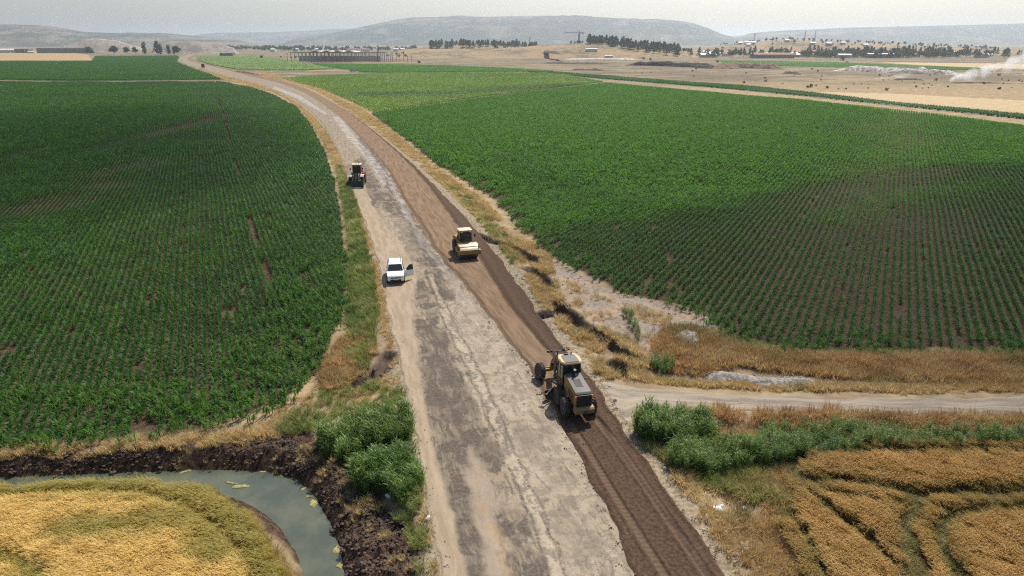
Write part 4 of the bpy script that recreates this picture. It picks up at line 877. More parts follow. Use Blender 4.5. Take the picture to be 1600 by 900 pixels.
# ------------------------------------------------------------------ far trees
def clump_tree(name, h, r, kind, seed, m, mt, nleaf=260, one=True):
    """tapered trunk and limbs plus a crown of many small leaf faces, clumped, with gaps"""
    q = random.Random(seed); V = []; Fq = []; mi = []
    def tube(p, p2, r0, r1, k=5):
        i0 = len(V); ax = (Vector(p2) - Vector(p)); u = ax.orthogonal().normalized(); w_ = ax.cross(u).normalized()
        for c, rr in ((p, r0), (p2, r1)):
            for j in range(k):
                a = 6.283 * j / k; V.append(tuple(Vector(c) + (u * math.cos(a) + w_ * math.sin(a)) * rr))
        for j in range(k): Fq.append((i0 + j, i0 + (j + 1) % k, i0 + k + (j + 1) % k, i0 + k + j)); mi.append(1)
    tube((0, 0, -.8), (0, 0, h * (.9 if kind != 'broad' else .5)), h * .022, h * .007)
    C = []
    nc = {'pine': 16, 'broad': 13, 'poplar': 14, 'shrub': 9}[kind]
    for i in range(nc):
        f = (i + .5) / nc; a = i * 2.4 + q.uniform(-.5, .5)
        if kind == 'pine': z = h * (.22 + .76 * f); rr = r * (1.05 - f) * q.uniform(.5, 1.0); cr = r * (.62 - .42 * f)
        elif kind == 'poplar': z = h * (.14 + .82 * f); rr = r * .55 * math.sin(3.1 * min(.97, f + .08)) * q.uniform(.3, 1); cr = r * .6
        elif kind == 'shrub': z = h * q.uniform(.2, .75); rr = r * q.uniform(.1, .8); cr = r * .42
        else: z = h * q.uniform(.38, .9); rr = r * q.uniform(.1, .85) * math.sin(min(3.0, 3.14 * (z / h - .1))); cr = r * q.uniform(.32, .5)
        c = (math.cos(a) * rr, math.sin(a) * rr, z); C.append((c, cr))
        if kind in ('broad', 'pine') and i % 2 == 0: tube((0, 0, z * .72), c, h * .008, h * .003, 4)
    for i in range(nleaf):
        (c, cr) = C[i % nc]; v = Vector((q.gauss(0, 1), q.gauss(0, 1), q.gauss(0, .8))); v = v.normalized() * cr * q.random() ** .4
        p = Vector(c) + v; s = r * q.uniform(.10, .2) * (1.3 if kind == 'pine' else 1)
        n = (v.normalized() + Vector((q.uniform(-.7, .7), q.uniform(-.7, .7), q.uniform(-.2, .9)))).normalized()
        u = n.orthogonal().normalized(); w_ = n.cross(u); i0 = len(V)
        for sx, sy in ((-1, -.6), (1, -.8), (.8, .7), (-.7, .9)): V.append(tuple(p + u * sx * s + w_ * sy * s))
        Fq.append((i0, i0 + 1, i0 + 2, i0 + 3)); mi.append(0)
    if one:
        me = np_mesh(name, V, Fq, smooth=False); me.materials.append(m); me.materials.append(mt)
        me.polygons.foreach_set('material_index', np.array(mi, np.int32)); return me
    V = np.array(V); Fq = np.array(Fq); mi = np.array(mi); out = []
    for k, nm, mm in ((0, 'crown', m), (1, 'trunk', mt)):
        f = Fq[mi == k]; us_ = np.unique(f); mp = np.zeros(len(V), int); mp[us_] = np.arange(len(us_))
        me = np_mesh(nm, V[us_], mp[f], smooth=False); me.materials.append(mm); out.append(me)
    return out
M_PINE = leafmat('pine_needles', (0.030, 0.050, 0.028), (0.062, 0.092, 0.044), None, .7, .25, .5, .2)
M_BROAD = leafmat('far_leaves', (0.040, 0.066, 0.026), (0.085, 0.115, 0.045), None, .7, .3, .4, .2)
M_SHRUB = leafmat('shrub_leaves', (0.11, 0.115, 0.055), (0.21, 0.20, 0.10), None, .7, .42, .6, .2)
M_BARK = simple('bark', (0.10, 0.075, 0.055), .9)
PINES = [clump_tree('pine_tree', 10, 2.5, 'pine', 700 + k, M_PINE, M_BARK, 150) for k in range(6)]
BROADS = [clump_tree('far_tree', 8, 3.6, 'broad', 710 + k, M_BROAD, M_BARK, 170) for k in range(6)]
SHRUBS = [clump_tree('shrub', 2.0, 1.7, 'shrub', 720 + k, M_SHRUB, M_BARK, 110) for k in range(5)]
def hills_z(x, y):
    z = -.45
    for h in (hA, hB, hC, hmq1, hmq2): z = max(z, float(h(np.array([x]), np.array([y]))[0]) - .7)
    return z
def plant(meshes, name, px, D, s, label, cat, group, z=None, sq=1.0):
    x = AZ(px, D); o = link(name, meshes[random.randrange(len(meshes))])
    o.location = (x, D, hills_z(x, D) if z is None else z); o.rotation_euler = (0, 0, random.uniform(0, 6.28)); k = s * random.uniform(.75, 1.2)
    o.scale = (k * sq, k * sq, k * random.uniform(.85, 1.15)); tag(o, label, cat, group); return o
rr = random.Random(5)
for i in range(125):
    px = rr.uniform(672, 838); plant(PINES, 'pine_tree', px, 1500 + rr.uniform(-60, 40), 1.2, 'dark pine in the wood on the small rise left of the crane', 'tree', 'pines of the left wood', None, 1.35)
for i in range(175):
    f = rr.random(); px = 918 + 145 * f; D = 1290 - 150 * rr.random() * (0.35 + .65 * f)
    plant(PINES, 'pine_tree', px, D, 1.25, 'dark pine in the wood on the slope right of the crane', 'tree', 'pines of the right wood', None, 1.4)
for i in range(14): plant(PINES, 'pine_tree', rr.uniform(890, 912), 1270 + rr.uniform(-20, 20), .5, 'small dark pine around the foot of the tower crane', 'tree', 'pines at the crane foot')
for i in range(290):
    px = rr.uniform(1060, 1640) if rr.random() < .45 else rr.uniform(1275, 1485)
    plant(BROADS if rr.random() < .6 else PINES, 'village_tree', px, rr.uniform(1110, 1440) if rr.random() < .5 else rr.uniform(1120, 1220), 1.45, 'dark tree among the village houses on the right', 'tree', 'trees of the village')
for i in range(190):
    px = 1120 + 440 * rr.random(); D = 1900 - rr.uniform(-60, 190)
    plant(BROADS, 'hillside_tree', px, D, .9 if rr.random() < .6 else .6, 'small tree on the low tan hill above the village', 'tree', 'trees of the village hill')
for i in range(130):
    px = rr.uniform(395, 650); plant(BROADS, 'grove_tree', px, rr.uniform(1900, 2300), 1.5, 'hazy tree in the far grove behind the column frame', 'tree', 'trees of the far grove')
for i in range(60):
    px = rr.uniform(345, 470); plant(BROADS, 'grove_tree', px, rr.uniform(2100, 2500), 1.6, 'hazy tree in the far grove past the road end', 'tree', 'trees past the road end')
for i in range(20):
    plant(SHRUBS, 'shrub', rr.uniform(430, 640), 1150 + rr.uniform(-40, 60), 1.6, 'round dark shrub behind the column frame', 'shrub', 'shrubs behind the column frame')
for i in range(75):
    py = rr.uniform(103, 140); px = rr.uniform(max(860, 1000 + (py - 118) * 14), 1640); D = G(px, py)[1]
    if pip(CORN_R, np.array([G(px, py)[0]]), np.array([D]))[0]: continue
    plant(SHRUBS, 'shrub', px, D, rr.choice([.35, .45, .6, .8]), 'olive-brown shrub on the dry plain right of the fields', 'shrub', 'shrubs of the dry plain')
for px, py, s, lab in ((1321, 94, 2.8, 'round green tree alone at the left end of the far green field'), (1007, 92, 1.5, 'dark bush at the end of the pine wood'), (648, 84, 3.4, 'single dark round tree on the tan rise beside the left pine wood'),
                       (406, 91, 3.0, 'dark round bush at the corner of the light green bend field'), (348, 87, 2.2, 'pale bush on the far edge of the light green bend field'), (1124, 97, 2.2, 'dark bush at the start of the far green field'), (653, 98, 1.5, 'small bush right of the column frame')):
    plant(SHRUBS, 'bush', px, G(px, py)[1], s, lab, 'bush', None)
AV = [(137, 12, 6.5, 'broad', 'low round tree at the corner of the tan field'), (172, 14, 6.5, 'broad', 'broad dark tree, first of the row past the tan field'), (190, 12, 5.5, 'broad', 'greyish broad tree between dark tree and poplar'),
      (208, 13, 4.5, 'broad', 'grey thin-crowned tree in the middle of the row'), (221, 20, 5.0, 'poplar', 'tall dark poplar left of the tallest tree'), (239, 22, 5.6, 'poplar', 'tallest darkest tree of the row'),
      (248, 17, 4.4, 'poplar', 'narrower dark tree right against the tallest one'), (259, 15, 4.0, 'poplar', 'slim dark cypress-like tree, left of a pair'), (265, 13, 3.2, 'poplar', 'slimmest small dark tree, right of a pair'), (274, 13, 6.0, 'broad', 'wide dark tree at the road end of the row')]
for k, (px, h, r, kd, lab) in enumerate(AV):
    e = empty('tall_tree', (AZ(px, 1450), 1450 + (k % 3) * 6, -.45)); tag(e, lab, 'tree', 'row of tall trees past the dark crop')
    for me in clump_tree('tall_tree', h * 1.2, r * 1.3, kd, 740 + k, M_PINE if kd == 'poplar' else M_BROAD, M_BARK, 320, False): link(me.name, me, None, e)
# ------------------------------------------------------------------ machine modelling helpers (local +Y = forward)
class MB:
    def __init__(s): s.b = bmesh.new()
    def _xf(s, vs, loc=(0, 0, 0), rot=None):
        if rot is not None:
            from mathutils import Euler
            bmesh.ops.rotate(s.b, cent=(0, 0, 0), matrix=Euler(rot).to_matrix(), verts=vs)
        bmesh.ops.translate(s.b, vec=loc, verts=vs)
    def box(s, c, d, bev=0.02, rot=None, taper=None, seg=2):
        r = bmesh.ops.create_cube(s.b, size=1.0); vs = r['verts']
        bmesh.ops.scale(s.b, vec=d, verts=vs)
        if taper:
            for v in vs:
                if v.co.z > 0: v.co.x = v.co.x * taper[0] + (taper[2] if len(taper) > 2 else 0); v.co.y = v.co.y * taper[1] + (taper[3] if len(taper) > 3 else 0)
        if bev:
            es = list({e for v in vs for e in v.link_edges})
            rr_ = bmesh.ops.bevel(s.b, geom=es, offset=bev, segments=seg, affect='EDGES', profile=.7, clamp_overlap=True); vs = list({v for f in rr_['faces'] for v in f.verts} | {v for v in vs if v.is_valid})
        s._xf(vs, c, rot); return s
    def cyl(s, p, q, r0, r1=None, seg=16, cap=True):
        p, q = Vector(p), Vector(q); r1 = r0 if r1 is None else r1
        r = bmesh.ops.create_cone(s.b, cap_ends=cap, segments=seg, radius1=r0, radius2=r1, depth=(q - p).length); vs = r['verts']
        M = (q - p).to_track_quat('Z', 'Y').to_matrix(); bmesh.ops.rotate(s.b, cent=(0, 0, 0), matrix=M, verts=vs); bmesh.ops.translate(s.b, vec=(p + q) / 2, verts=vs); return s
    def path(s, pts, r, seg=8):
        for a, b in zip(pts[:-1], pts[1:]): s.cyl(a, b, r, seg=seg)
        return s
    def bar(s, p, q, wx, wz, bev=.015):
        """square beam from p to q"""
        p, q = Vector(p), Vector(q); r = bmesh.ops.create_cube(s.b, size=1.0); vs = r['verts']
        bmesh.ops.scale(s.b, vec=(wx, wz, (q - p).length), verts=vs)
        if bev:
            es = list({e for v in vs for e in v.link_edges}); k = bmesh.ops.bevel(s.b, geom=es, offset=bev, segments=1, affect='EDGES'); vs = list({v for f in k['faces'] for v in f.verts} | {v for v in vs if v.is_valid})
        z = (q - p).normalized(); x = Vector((1, 0, 0)); x = (x - z * x.dot(z)); x = x.normalized() if x.length > .05 else Vector((0, 1, 0)); y = z.cross(x)
        bmesh.ops.rotate(s.b, cent=(0, 0, 0), matrix=Matrix((x, y, z)).transposed(), verts=vs); bmesh.ops.translate(s.b, vec=(p + q) / 2, verts=vs); return s
    def prism(s, prof, x0, x1, bev=.02, x0t=None, seg=2):
        """profile in (y, z) extruded across x; x0t: function(y, z) -> inset at both sides"""
        f = x0t or (lambda y, z: 0)
        a = [s.b.verts.new((x0 + f(y, z), y, z)) for y, z in prof]; b = [s.b.verts.new((x1 - f(y, z), y, z)) for y, z in prof]
        n = len(prof); fs = [s.b.faces.new(a[::-1]), s.b.faces.new(b)]
        for i in range(n): fs.append(s.b.faces.new((a[i], a[(i + 1) % n], b[(i + 1) % n], b[i])))
        if bev:
            es = list({e for q in fs for e in q.edges}); bmesh.ops.bevel(s.b, geom=es, offset=bev, segments=seg, affect='EDGES', profile=.6, clamp_overlap=True)
        return s
    def lathe(s, prof, seg=28, c=(0, 0, 0)):
        """profile of (x, r) revolved round the X axis"""
        rings = []
        for x, r in prof: rings.append([s.b.verts.new((c[0] + x, c[1] + r * math.cos(6.28318 * k / seg), c[2] + r * math.sin(6.28318 * k / seg))) for k in range(seg)])
        for a, b in zip(rings[:-1], rings[1:]):
            for k in range(seg): s.b.faces.new((a[k], a[(k + 1) % seg], b[(k + 1) % seg], b[k]))
        s.b.faces.new(rings[0][::-1]); s.b.faces.new(rings[-1]); return s
    def quad(s, pts, th=.012):
        """thin pane through the given points"""
        vs = [s.b.verts.new(p) for p in pts]; f = s.b.faces.new(vs); f.normal_update(); n = f.normal * th
        b = [s.b.verts.new(Vector(p) - n) for p in pts]; s.b.faces.new(b[::-1]); k = len(pts)
        for i in range(k): s.b.faces.new((vs[(i + 1) % k], vs[i], b[i], b[(i + 1) % k]))
        return s
    def build(s, name, m, parent=None, smooth=True):
        bmesh.ops.recalc_face_normals(s.b, faces=s.b.faces[:])
        me = bpy.data.meshes.new(name); s.b.to_mesh(me); s.b.free()
        o = link(name, me, m, parent)
        if smooth:
            me.polygons.foreach_set('use_smooth', np.ones(len(me.polygons), bool))
            try: me.set_sharp_from_angle(angle=R(32))
            except Exception: pass
        return o
DUST = (0.22, 0.165, 0.11)
P_YEL = simple('worn_yellow_paint', (0.29, 0.160, 0.028), .6, 0, .25, 2.0, DUST, .45)
P_TAN = simple('dusty_cream_paint', (0.48, 0.34, 0.15), .5, 0, .12, 2.0, DUST, .3)
P_CREAM = simple('cream_roof_paint', (0.60, 0.50, 0.32), .45, 0, .08, 2.0, DUST, .2)
P_ORG = simple('orange_paint', (0.52, 0.17, 0.035), .5, 0, .15, 2.0, DUST, .4)
P_GRY = simple('grey_panel_paint', (0.125, 0.124, 0.121), .6, 0, .15, 3.0, DUST, .3, .25)
P_DGR = simple('dark_steel', (0.050, 0.046, 0.044), .55, .2, .3, 3.0, DUST, .3)
P_BLK = simple('black_plastic', (0.018, 0.018, 0.019), .5, 0, .3, 3.0, DUST, .12)
P_RUB = simple('tyre_rubber', (0.026, 0.024, 0.023), .85, 0, .3, 4.0, (0.17, 0.13, 0.095), .6)
P_STL = simple('worn_blade_steel', (0.10, 0.075, 0.058), .6, .4, .3, 3.0, (0.16, 0.11, 0.08), .6)
P_DRM = simple('drum_steel', (0.16, 0.14, 0.125), .45, .7, .2, 3.0, (0.20, 0.15, 0.11), .6)
P_WHT = simple('white_car_paint', (0.80, 0.80, 0.79), .28, 0, .03, 2.0, DUST, .10)
P_FEN = simple('pale_fender', (0.60, 0.55, 0.47), .5, 0, .1, 2.0, DUST, .35)
P_RED = simple('red_lens', (0.55, 0.02, 0.02), .25); P_AMB = simple('amber_lens', (0.75, 0.17, 0.02), .25); P_LMP = simple('lamp_glass', (0.62, 0.62, 0.60), .15)
P_PLT = simple('plate_white', (0.70, 0.70, 0.68), .4); P_SEAT = simple('dark_seat', (0.03, 0.03, 0.032), .8)
m, t = newmat('cab_glass'); t.out(t.bsdf((0.016, 0.022, 0.024), .06, spec=.6)); P_GLS = m

def wheel(parent, c, r, wd, rimm, name='wheel', lugs=True, seg=30, rim_r=.55):
    e = empty(name, c); e.parent = parent
    h = wd / 2; b = MB(); b.lathe([(-h * .82, r * rim_r), (-h * .98, r * .72), (-h * .92, r * .90), (-h * .62, r * .985), (0, r), (h * .62, r * .985), (h * .92, r * .90), (h * .98, r * .72), (h * .82, r * rim_r)], seg)
    if lugs:
        n = 18
        for k in range(n):
            for sd in (-1, 1):
                a = 6.28318 * (k + (.5 if sd > 0 else 0)) / n; ca, sa = math.cos(a), math.sin(a)
                b.box((sd * h * .46, ca * r * 1.0, sa * r * 1.0), (h * .85, r * .10, r * .075), .0, rot=(a - math.pi / 2 + 0.0, 0, 0))
    b.build('tyre', P_RUB, e)
    b = MB(); k = r * rim_r; b.lathe([(-h * .55, k * .4), (-h * .60, k * .45), (-h * .45, k * .7), (-h * .78, k * .97), (-h * .5, k * 1.01), (h * .5, k * 1.01), (h * .78, k * .97), (h * .45, k * .7), (h * .60, k * .45), (h * .55, k * .4)], 22)
    for q in range(8):
        a = 6.28 * q / 8
        for sx in (-1, 1): b.cyl((sx * h * .5, math.cos(a) * k * .58, math.sin(a) * k * .58), (sx * h * .62, math.cos(a) * k * .58, math.sin(a) * k * .58), r * .03, seg=6)
    b.build('rim', rimm, e); return e
def road_heading(y):
    i = int(np.argmin(np.abs(LN[2][:, 1] - y))); d = LN[2][min(i + 12, NS - 1)] - LN[2][max(i - 12, 0)]
    return math.atan2(d[1], d[0]) - math.pi / 2

# ------------------------------------------------------------------ motor grader, seen from behind
gx0, gy0 = G(898, 637, 0.05); g = empty('motor_grader', (gx0, gy0, 0.04), R(13)); g.scale = (.94, .94, .90)
tag(g, 'yellow motor grader with grey hood top, working away from the camera on the brown lane', 'grader')
FY = 5.05
for sx in (-1, 1):
    for yy in (-.76, .76): wheel(g, (sx * .98, yy, .68), .68, .42, P_YEL)
    w_ = wheel(g, (sx * .92, FY, .67), .67, .40, P_YEL); w_.rotation_euler = (0, R(7), R(4))
b = MB()
for sx in (-1, 1): b.box((sx * .70, 0, .72), (.20, 1.9, .36), .06)
b.box((0, 0, .78), (1.3, .34, .34), .04); b.box((0, .1, 1.0), (.8, 3.4, .34), .05); b.build('tandem_case', P_DGR, g)
b = MB(); b.prism([(-1.85, 1.12), (-1.85, 2.02), (-1.62, 2.20), (.80, 2.42), (.80, 1.12)], -.60, .60, .05); hood = b.build('hood', P_YEL, g)
b = MB(); b.prism([(-1.78, 2.10), (-1.66, 2.205), (.78, 2.43), (.78, 2.475), (-1.68, 2.255), (-1.82, 2.14)], -.57, .57, .015); b.build('hood_top', P_GRY, hood)
b = MB(); b.box((0, -.55, 2.375), (.52, .95, .03), .01, rot=(R(5.1), 0, 0))
for k in range(7): b.box((0, -.92 + k * .125, 2.36 + k * .0112), (.46, .05, .05), .0, rot=(R(5.1), 0, 0))
b.build('intake_grille', P_DGR, hood)
b = MB(); b.cyl((.02, .38, 2.40), (.02, .38, 2.86), .075, seg=14).cyl((.02, .38, 2.50), (.02, .38, 2.58), .17, seg=16).cyl((.02, .38, 2.80), (.02, .30, 2.98), .095, .10, seg=14); b.build('exhaust_stack', P_BLK, hood)
b = MB()
for sx in (-1, 1):
    for k in range(6): b.box((sx * .607, -1.35 + k * .20, 1.72), (.02, .10, .55), .005)
b.build('side_louvre', P_DGR, hood)
b = MB(); b.box((0, -1.88, 1.66), (1.08, .06, .86), .03)
for k in range(9): b.box((0, -1.925, 1.32 + k * .085), (.96, .03, .03), .004)
b.build('radiator_grille', P_BLK, g)
b = MB(); b.prism([(-2.22, .80), (-2.26, 1.10), (-2.10, 1.24), (-1.70, 1.24), (-1.60, .72), (-2.05, .70)], -.68, .68, .05); bp = b.build('rear_bumper', P_TAN, g); bp.data.materials[0] = simple('dull_yellow', (0.22, 0.135, 0.042), .6, 0, .2, 2, DUST, .5)
b = MB(); b.box((0, -2.30, .95), (.2, .16, .14), .02); b.cyl((0, -2.38, .86), (0, -2.38, 1.04), .035, seg=8); b.build('tow_hitch', P_DGR, bp)
for sx in (-1, 1): MB().box((sx * .585, -1.885, 1.98), (.11, .08, .16), .015).build('tail_light', P_AMB, g)
# cab
CY0, CY1 = .86, 2.20
b = MB(); b.box((0, 1.53, 1.42), (1.40, 1.36, .62), .05); cabb = b.build('cab', P_BLK, g)
b = MB()
for sx in (-1, 1):
    for yy, y2 in ((CY0 + .05, CY0 + .10), (1.55, 1.55), (CY1 - .04, CY1 - .16)): b.bar((sx * .66, yy, 1.65), (sx * .62, y2, 3.18), .085, .085)
b.build('cab_pillar', P_BLK, cabb)
b = MB()
for sx in (-1, 1): b.quad([(sx * .665, CY0 + .08, 1.7), (sx * .665, CY1 - .08, 1.7), (sx * .625, CY1 - .18, 3.16), (sx * .625, CY0 + .12, 3.16)])
b.quad([(-.62, CY0 + .03, 1.72), (.62, CY0 + .03, 1.72), (.58, CY0 + .08, 3.15), (-.58, CY0 + .08, 3.15)])
b.quad([(-.62, CY1 - .02, 1.72), (.62, CY1 - .02, 1.72), (.58, CY1 - .14, 3.15), (-.58, CY1 - .14, 3.15)]); b.build('cab_window', P_GLS, cabb)
b = MB(); pts = [(-.56, .70), (.56, .70), (.78, 1.0), (.82, 1.75), (.62, 2.34), (-.62, 2.34), (-.82, 1.75), (-.78, 1.0)]
def slab(b, pts, z0, z1, inset=.0, bev=.04):
    a = [b.b.verts.new((x, y, z0)) for x, y in pts]; c = [b.b.verts.new((x * (1 - inset), (y - 1.5) * (1 - inset) + 1.5, z1)) for x, y in pts]; n = len(pts)
    fs = [b.b.faces.new(a[::-1]), b.b.faces.new(c)] + [b.b.faces.new((a[i], a[(i + 1) % n], c[(i + 1) % n], c[i])) for i in range(n)]
    bmesh.ops.bevel(b.b, geom=list({e for f in fs for e in f.edges}), offset=bev, segments=2, affect='EDGES'); return b
slab(b, pts, 3.17, 3.34, .05); roof = b.build('cab_roof', P_TAN, g)
b = MB(); slab(b, [(-.50, .80), (.50, .80), (.54, 1.2), (.50, 1.95), (.30, 2.20), (-.30, 2.20), (-.50, 1.95), (-.54, 1.2)], 3.335, 3.375, .02, .012); b.build('roof_panel', P_GRY, roof)
b = MB(); b.box((-.1, 2.05, 3.42), (.3, .12, .10), .02); b.cyl((.3, 2.1, 3.36), (.3, 2.1, 3.52), .05, seg=10); b.build('roof_lamp', P_BLK, roof)
MB().box((0, 1.45, 1.95), (.5, .5, .6), .08).box((0, 1.22, 2.4), (.48, .14, .6), .05).build('driver_seat', P_SEAT, cabb)
# front frame
b = MB(); b.bar((0, 2.0, 1.55), (0, 2.9, 2.12), .34, .36); b.bar((0, 2.85, 2.10), (0, 4.35, 2.16), .30, .32); b.bar((0, 4.30, 2.17), (0, 5.0, 1.30), .30, .34); b.bar((0, 4.98, 1.4), (0, 5.15, .72), .34, .34); fr = b.build('front_frame', P_YEL, g)
b = MB(); b.bar((0, 2.80, 2.285), (0, 4.36, 2.335), .24, .03, .0); b.build('frame_top', P_GRY, fr)
b = MB(); b.bar((-1.0, FY, .68), (1.0, FY, .68), .20, .22); b.bar((-.85, FY - .12, .95), (.85, FY - .12, .95), .10, .10); b.cyl((-.6, FY - .2, .8), (.6, FY - .2, .8), .05, seg=8); b.build('front_axle', P_YEL, g)
b = MB(); b.bar((0, 4.9, .85), (-.62, 3.2, .98), .14, .16); b.bar((0, 4.9, .85), (.62, 3.2, .98), .14, .16); b.bar((-.7, 3.25, .98), (.7, 3.25, .98), .14, .16); b.build('drawbar', P_YEL, g)
b = MB(); n = 28
for k in range(n):
    a0, a1 = 6.28318 * k / n, 6.28318 * (k + 1) / n; b.bar((math.cos(a0) * .72, 2.85 + math.sin(a0) * .72, .90), (math.cos(a1) * .72, 2.85 + math.sin(a1) * .72, .90), .12, .12, 0)
for sx in (-1, 1): b.bar((sx * .66, 2.75, .86), (sx * .72, 2.35, .42), .12, .2)
b.build('blade_circle', P_DGR, g)
b = MB(); prof = [(math.cos(a) * .42 - .30, math.sin(a) * .42 + .40) for a in np.linspace(-1.15, 1.05, 9)]
ya = R(13)
f_ = [(y, z) for y, z in prof] + [(y + .035, z) for y, z in prof[::-1]]
b.prism(f_, -1.88, 1.88, 0); bl = b.b.verts[:]
bmesh.ops.rotate(b.b, cent=(0, 0, 0), matrix=Matrix.Rotation(ya, 3, 'Z'), verts=bl); bmesh.ops.translate(b.b, vec=(-.12, 2.30, .06), verts=bl); b.build('blade', P_STL, g)
b = MB()
for sx in (-1, 1):
    b.cyl((sx * .55, 3.0, 2.45), (sx * .78, 2.95, 1.55), .075, seg=10); b.cyl((sx * .78, 2.95, 1.55), (sx * .85, 2.92, .98), .04, seg=8); b.bar((0, 3.05, 2.2), (sx * .60, 3.02, 2.30), .14, .18)
b.cyl((.3, 3.3, 2.0), (-.75, 3.15, 1.1), .06, seg=10); b.build('lift_cylinder', P_DGR, g)
b = MB(); b.bar((-.85, 4.30, 2.62), (.85, 4.18, 2.62), .06, .06, 0); b.bar((0, 4.25, 2.2), (0, 4.25, 2.62), .08, .08, 0)
for x in (-.78, -.5, .5): b.box((x, 4.30, 2.70), (.16, .12, .14), .02)
lb = b.build('lamp_bar', P_BLK, g); MB().cyl((.85, 4.18, 2.60), (.85, 4.18, 2.76), .07, seg=10).build('beacon', P_RED, lb)
b = MB(); b.path([(-.2, 2.4, 2.2), (-.35, 2.9, 2.0), (-.3, 3.6, 1.7), (-.25, 4.2, 1.5)], .035).path([(.2, 2.5, 2.2), (.34, 3.1, 1.9), (.3, 3.9, 1.8)], .035)
for x, y, z in ((-.28, 3.3, 1.75), (-.30, 2.75, 1.60), (.3, 3.5, 1.5), (-.3, 3.9, 1.35)): b.box((x, y, z), (.22, .30, .22), .03)
b.build('hydraulic_valve', simple('grimy_brown', (0.17, 0.11, 0.075), .6, .2, .3, 4, DUST, .4), g)
b = MB()
for sx in (-1, 1):
    b.path([(sx * .66, 2.15, 2.9), (sx * 1.05, 2.3, 2.85), (sx * 1.05, 2.3, 2.6)], .02, 6); b.box((sx * 1.05, 2.3, 2.55), (.2, .05, .32), .02)
b.build('mirror', P_BLK, g)
b = MB()
for k in range(3): b.box((-.82, 1.3, .55 + k * .3), (.22, .36, .04), .008)
b.bar((-.90, 1.12, .5), (-.78, 1.12, 1.6), .03, .03, 0); b.bar((-.90, 1.48, .5), (-.78, 1.48, 1.6), .03, .03, 0); b.build('cab_step', P_DGR, g)
# ripper bar hanging at the left side
b = MB(); b.path([(-1.0, 1.7, 1.0), (-1.35, 1.55, .85), (-1.75, 1.15, .75)], .04, 6); b.box((-1.78, 1.12, .74), (.14, .16, .10), .02); b.build('side_bracket', P_DGR, g)

PIV = Matrix.Translation((0, 1.6, 0)) @ Matrix.Rotation(R(9), 4, 'Z') @ Matrix.Translation((0, -1.6, 0))
for o in list(g.children):
    if o.name.split('.')[0] in ('front_frame', 'front_axle', 'drawbar', 'blade_circle', 'blade', 'lift_cylinder', 'lamp_bar', 'hydraulic_valve') or (o.name.startswith('wheel') and o.location.y > 3):
        o.location = PIV @ o.location; o.rotation_euler.z += R(7); o.location.x += .22
# ------------------------------------------------------------------ roller, facing the camera
rx0, ry0 = G(727, 397.5, 0.05); a_ = road_heading(ry0) + math.pi
r = empty('road_roller', (rx0, ry0, .05), a_); tag(r, 'yellow single-drum road roller with cream cab roof, driving towards the camera', 'roller')
for sx in (-1, 1): wheel(r, (sx * .82, -1.45, .74), .74, .52, P_CREAM)
b = MB(); b.lathe([(-1.02, .60), (-1.05, .70), (-1.0, .74), (1.0, .74), (1.05, .70), (1.02, .60)], 40, (0, 1.35, .74)); b.build('drum', P_DRM, r)
b = MB()
for sx in (-1, 1): b.box((sx * 1.17, 1.35, .86), (.14, 2.05, .44), .05)
b.box((0, .36, .92), (2.3, .22, .5), .04); fr = b.build('drum_frame', P_YEL, r)
b = MB(); b.prism([(2.18, .62), (2.42, .70), (2.42, 1.12), (2.18, 1.20)], -1.24, 1.24, .04); b.build('front_beam', P_YEL, fr)
b = MB(); b.prism([(2.40, 1.16), (2.20, 1.32), (1.45, 1.62), (.70, 1.60), (.70, 1.54), (1.43, 1.56), (2.18, 1.26), (2.36, 1.12)], -1.12, 1.12, .012); b.build('drum_cover', P_CREAM, fr)
b = MB(); b.box((0, 1.35, 1.45), (2.2, 1.2, .03), .0); 
for sx in (-1, 1): b.box((sx * 1.09, 1.45, 1.30), (.05, 1.5, .46), .01)
b.build('cover_bracket', P_DGR, fr)
b = MB(); b.box((0, -.12, 1.05), (1.5, 1.15, .55), .06); b.cyl((0, .15, .95), (0, .75, .95), .22, seg=12); b.build('articulation', P_DGR, r)
b = MB(); b.prism([(-2.75, .80), (-2.75, 1.55), (-2.55, 1.75), (-.75, 1.92), (-.75, .80)], -.80, .80, .07); hd = b.build('engine_hood', P_YEL, r)
b = MB(); b.box((0, -2.77, 1.2), (1.2, .05, .6), .02); b.cyl((.4, -1.2, 1.85), (.4, -1.2, 2.35), .06, seg=10)
for k in range(6): b.box((-.81, -2.3 + k * .2, 1.4), (.02, .1, .4), 0)
b.build('exhaust', P_BLK, hd)
b = MB(); b.box((0, -.10, 1.50), (1.42, 1.25, .40), .05); cb = b.build('cab', P_YEL, r)
b = MB()
for sx in (-1, 1):
    b.bar((sx * .66, .48, 1.65), (sx * .64, .40, 2.86), .08, .08); b.bar((sx * .66, -.66, 1.65), (sx * .64, -.62, 2.86), .08, .08)
b.bar((-.66, .47, 1.75), (.66, .47, 1.75), .08, .08); b.build('cab_pillar', P_BLK, cb)
b = MB()
for sx in (-1, 1): b.quad([(sx * .66, -.60, 1.72), (sx * .66, .42, 1.72), (sx * .64, .36, 2.84), (sx * .64, -.58, 2.84)])
b.quad([(-.62, .49, 1.72), (.62, .49, 1.72), (.60, .42, 2.84), (-.60, .42, 2.84)]).quad([(-.62, -.66, 1.72), (.62, -.66, 1.72), (.60, -.62, 2.84), (-.60, -.62, 2.84)]); b.build('cab_window', P_GLS, cb)
b = MB(); b.box((0, -.10, 2.93), (1.52, 1.36, .14), .05); b.build('cab_roof', P_CREAM, r)
b = MB()
for sx in (-1, 1): b.path([(sx * .66, .45, 2.5), (sx * .98, .62, 2.5)], .02, 6); b.box((sx * 1.0, .64, 2.36), (.18, .05, .34), .02)
b.build('mirror', P_BLK, cb)
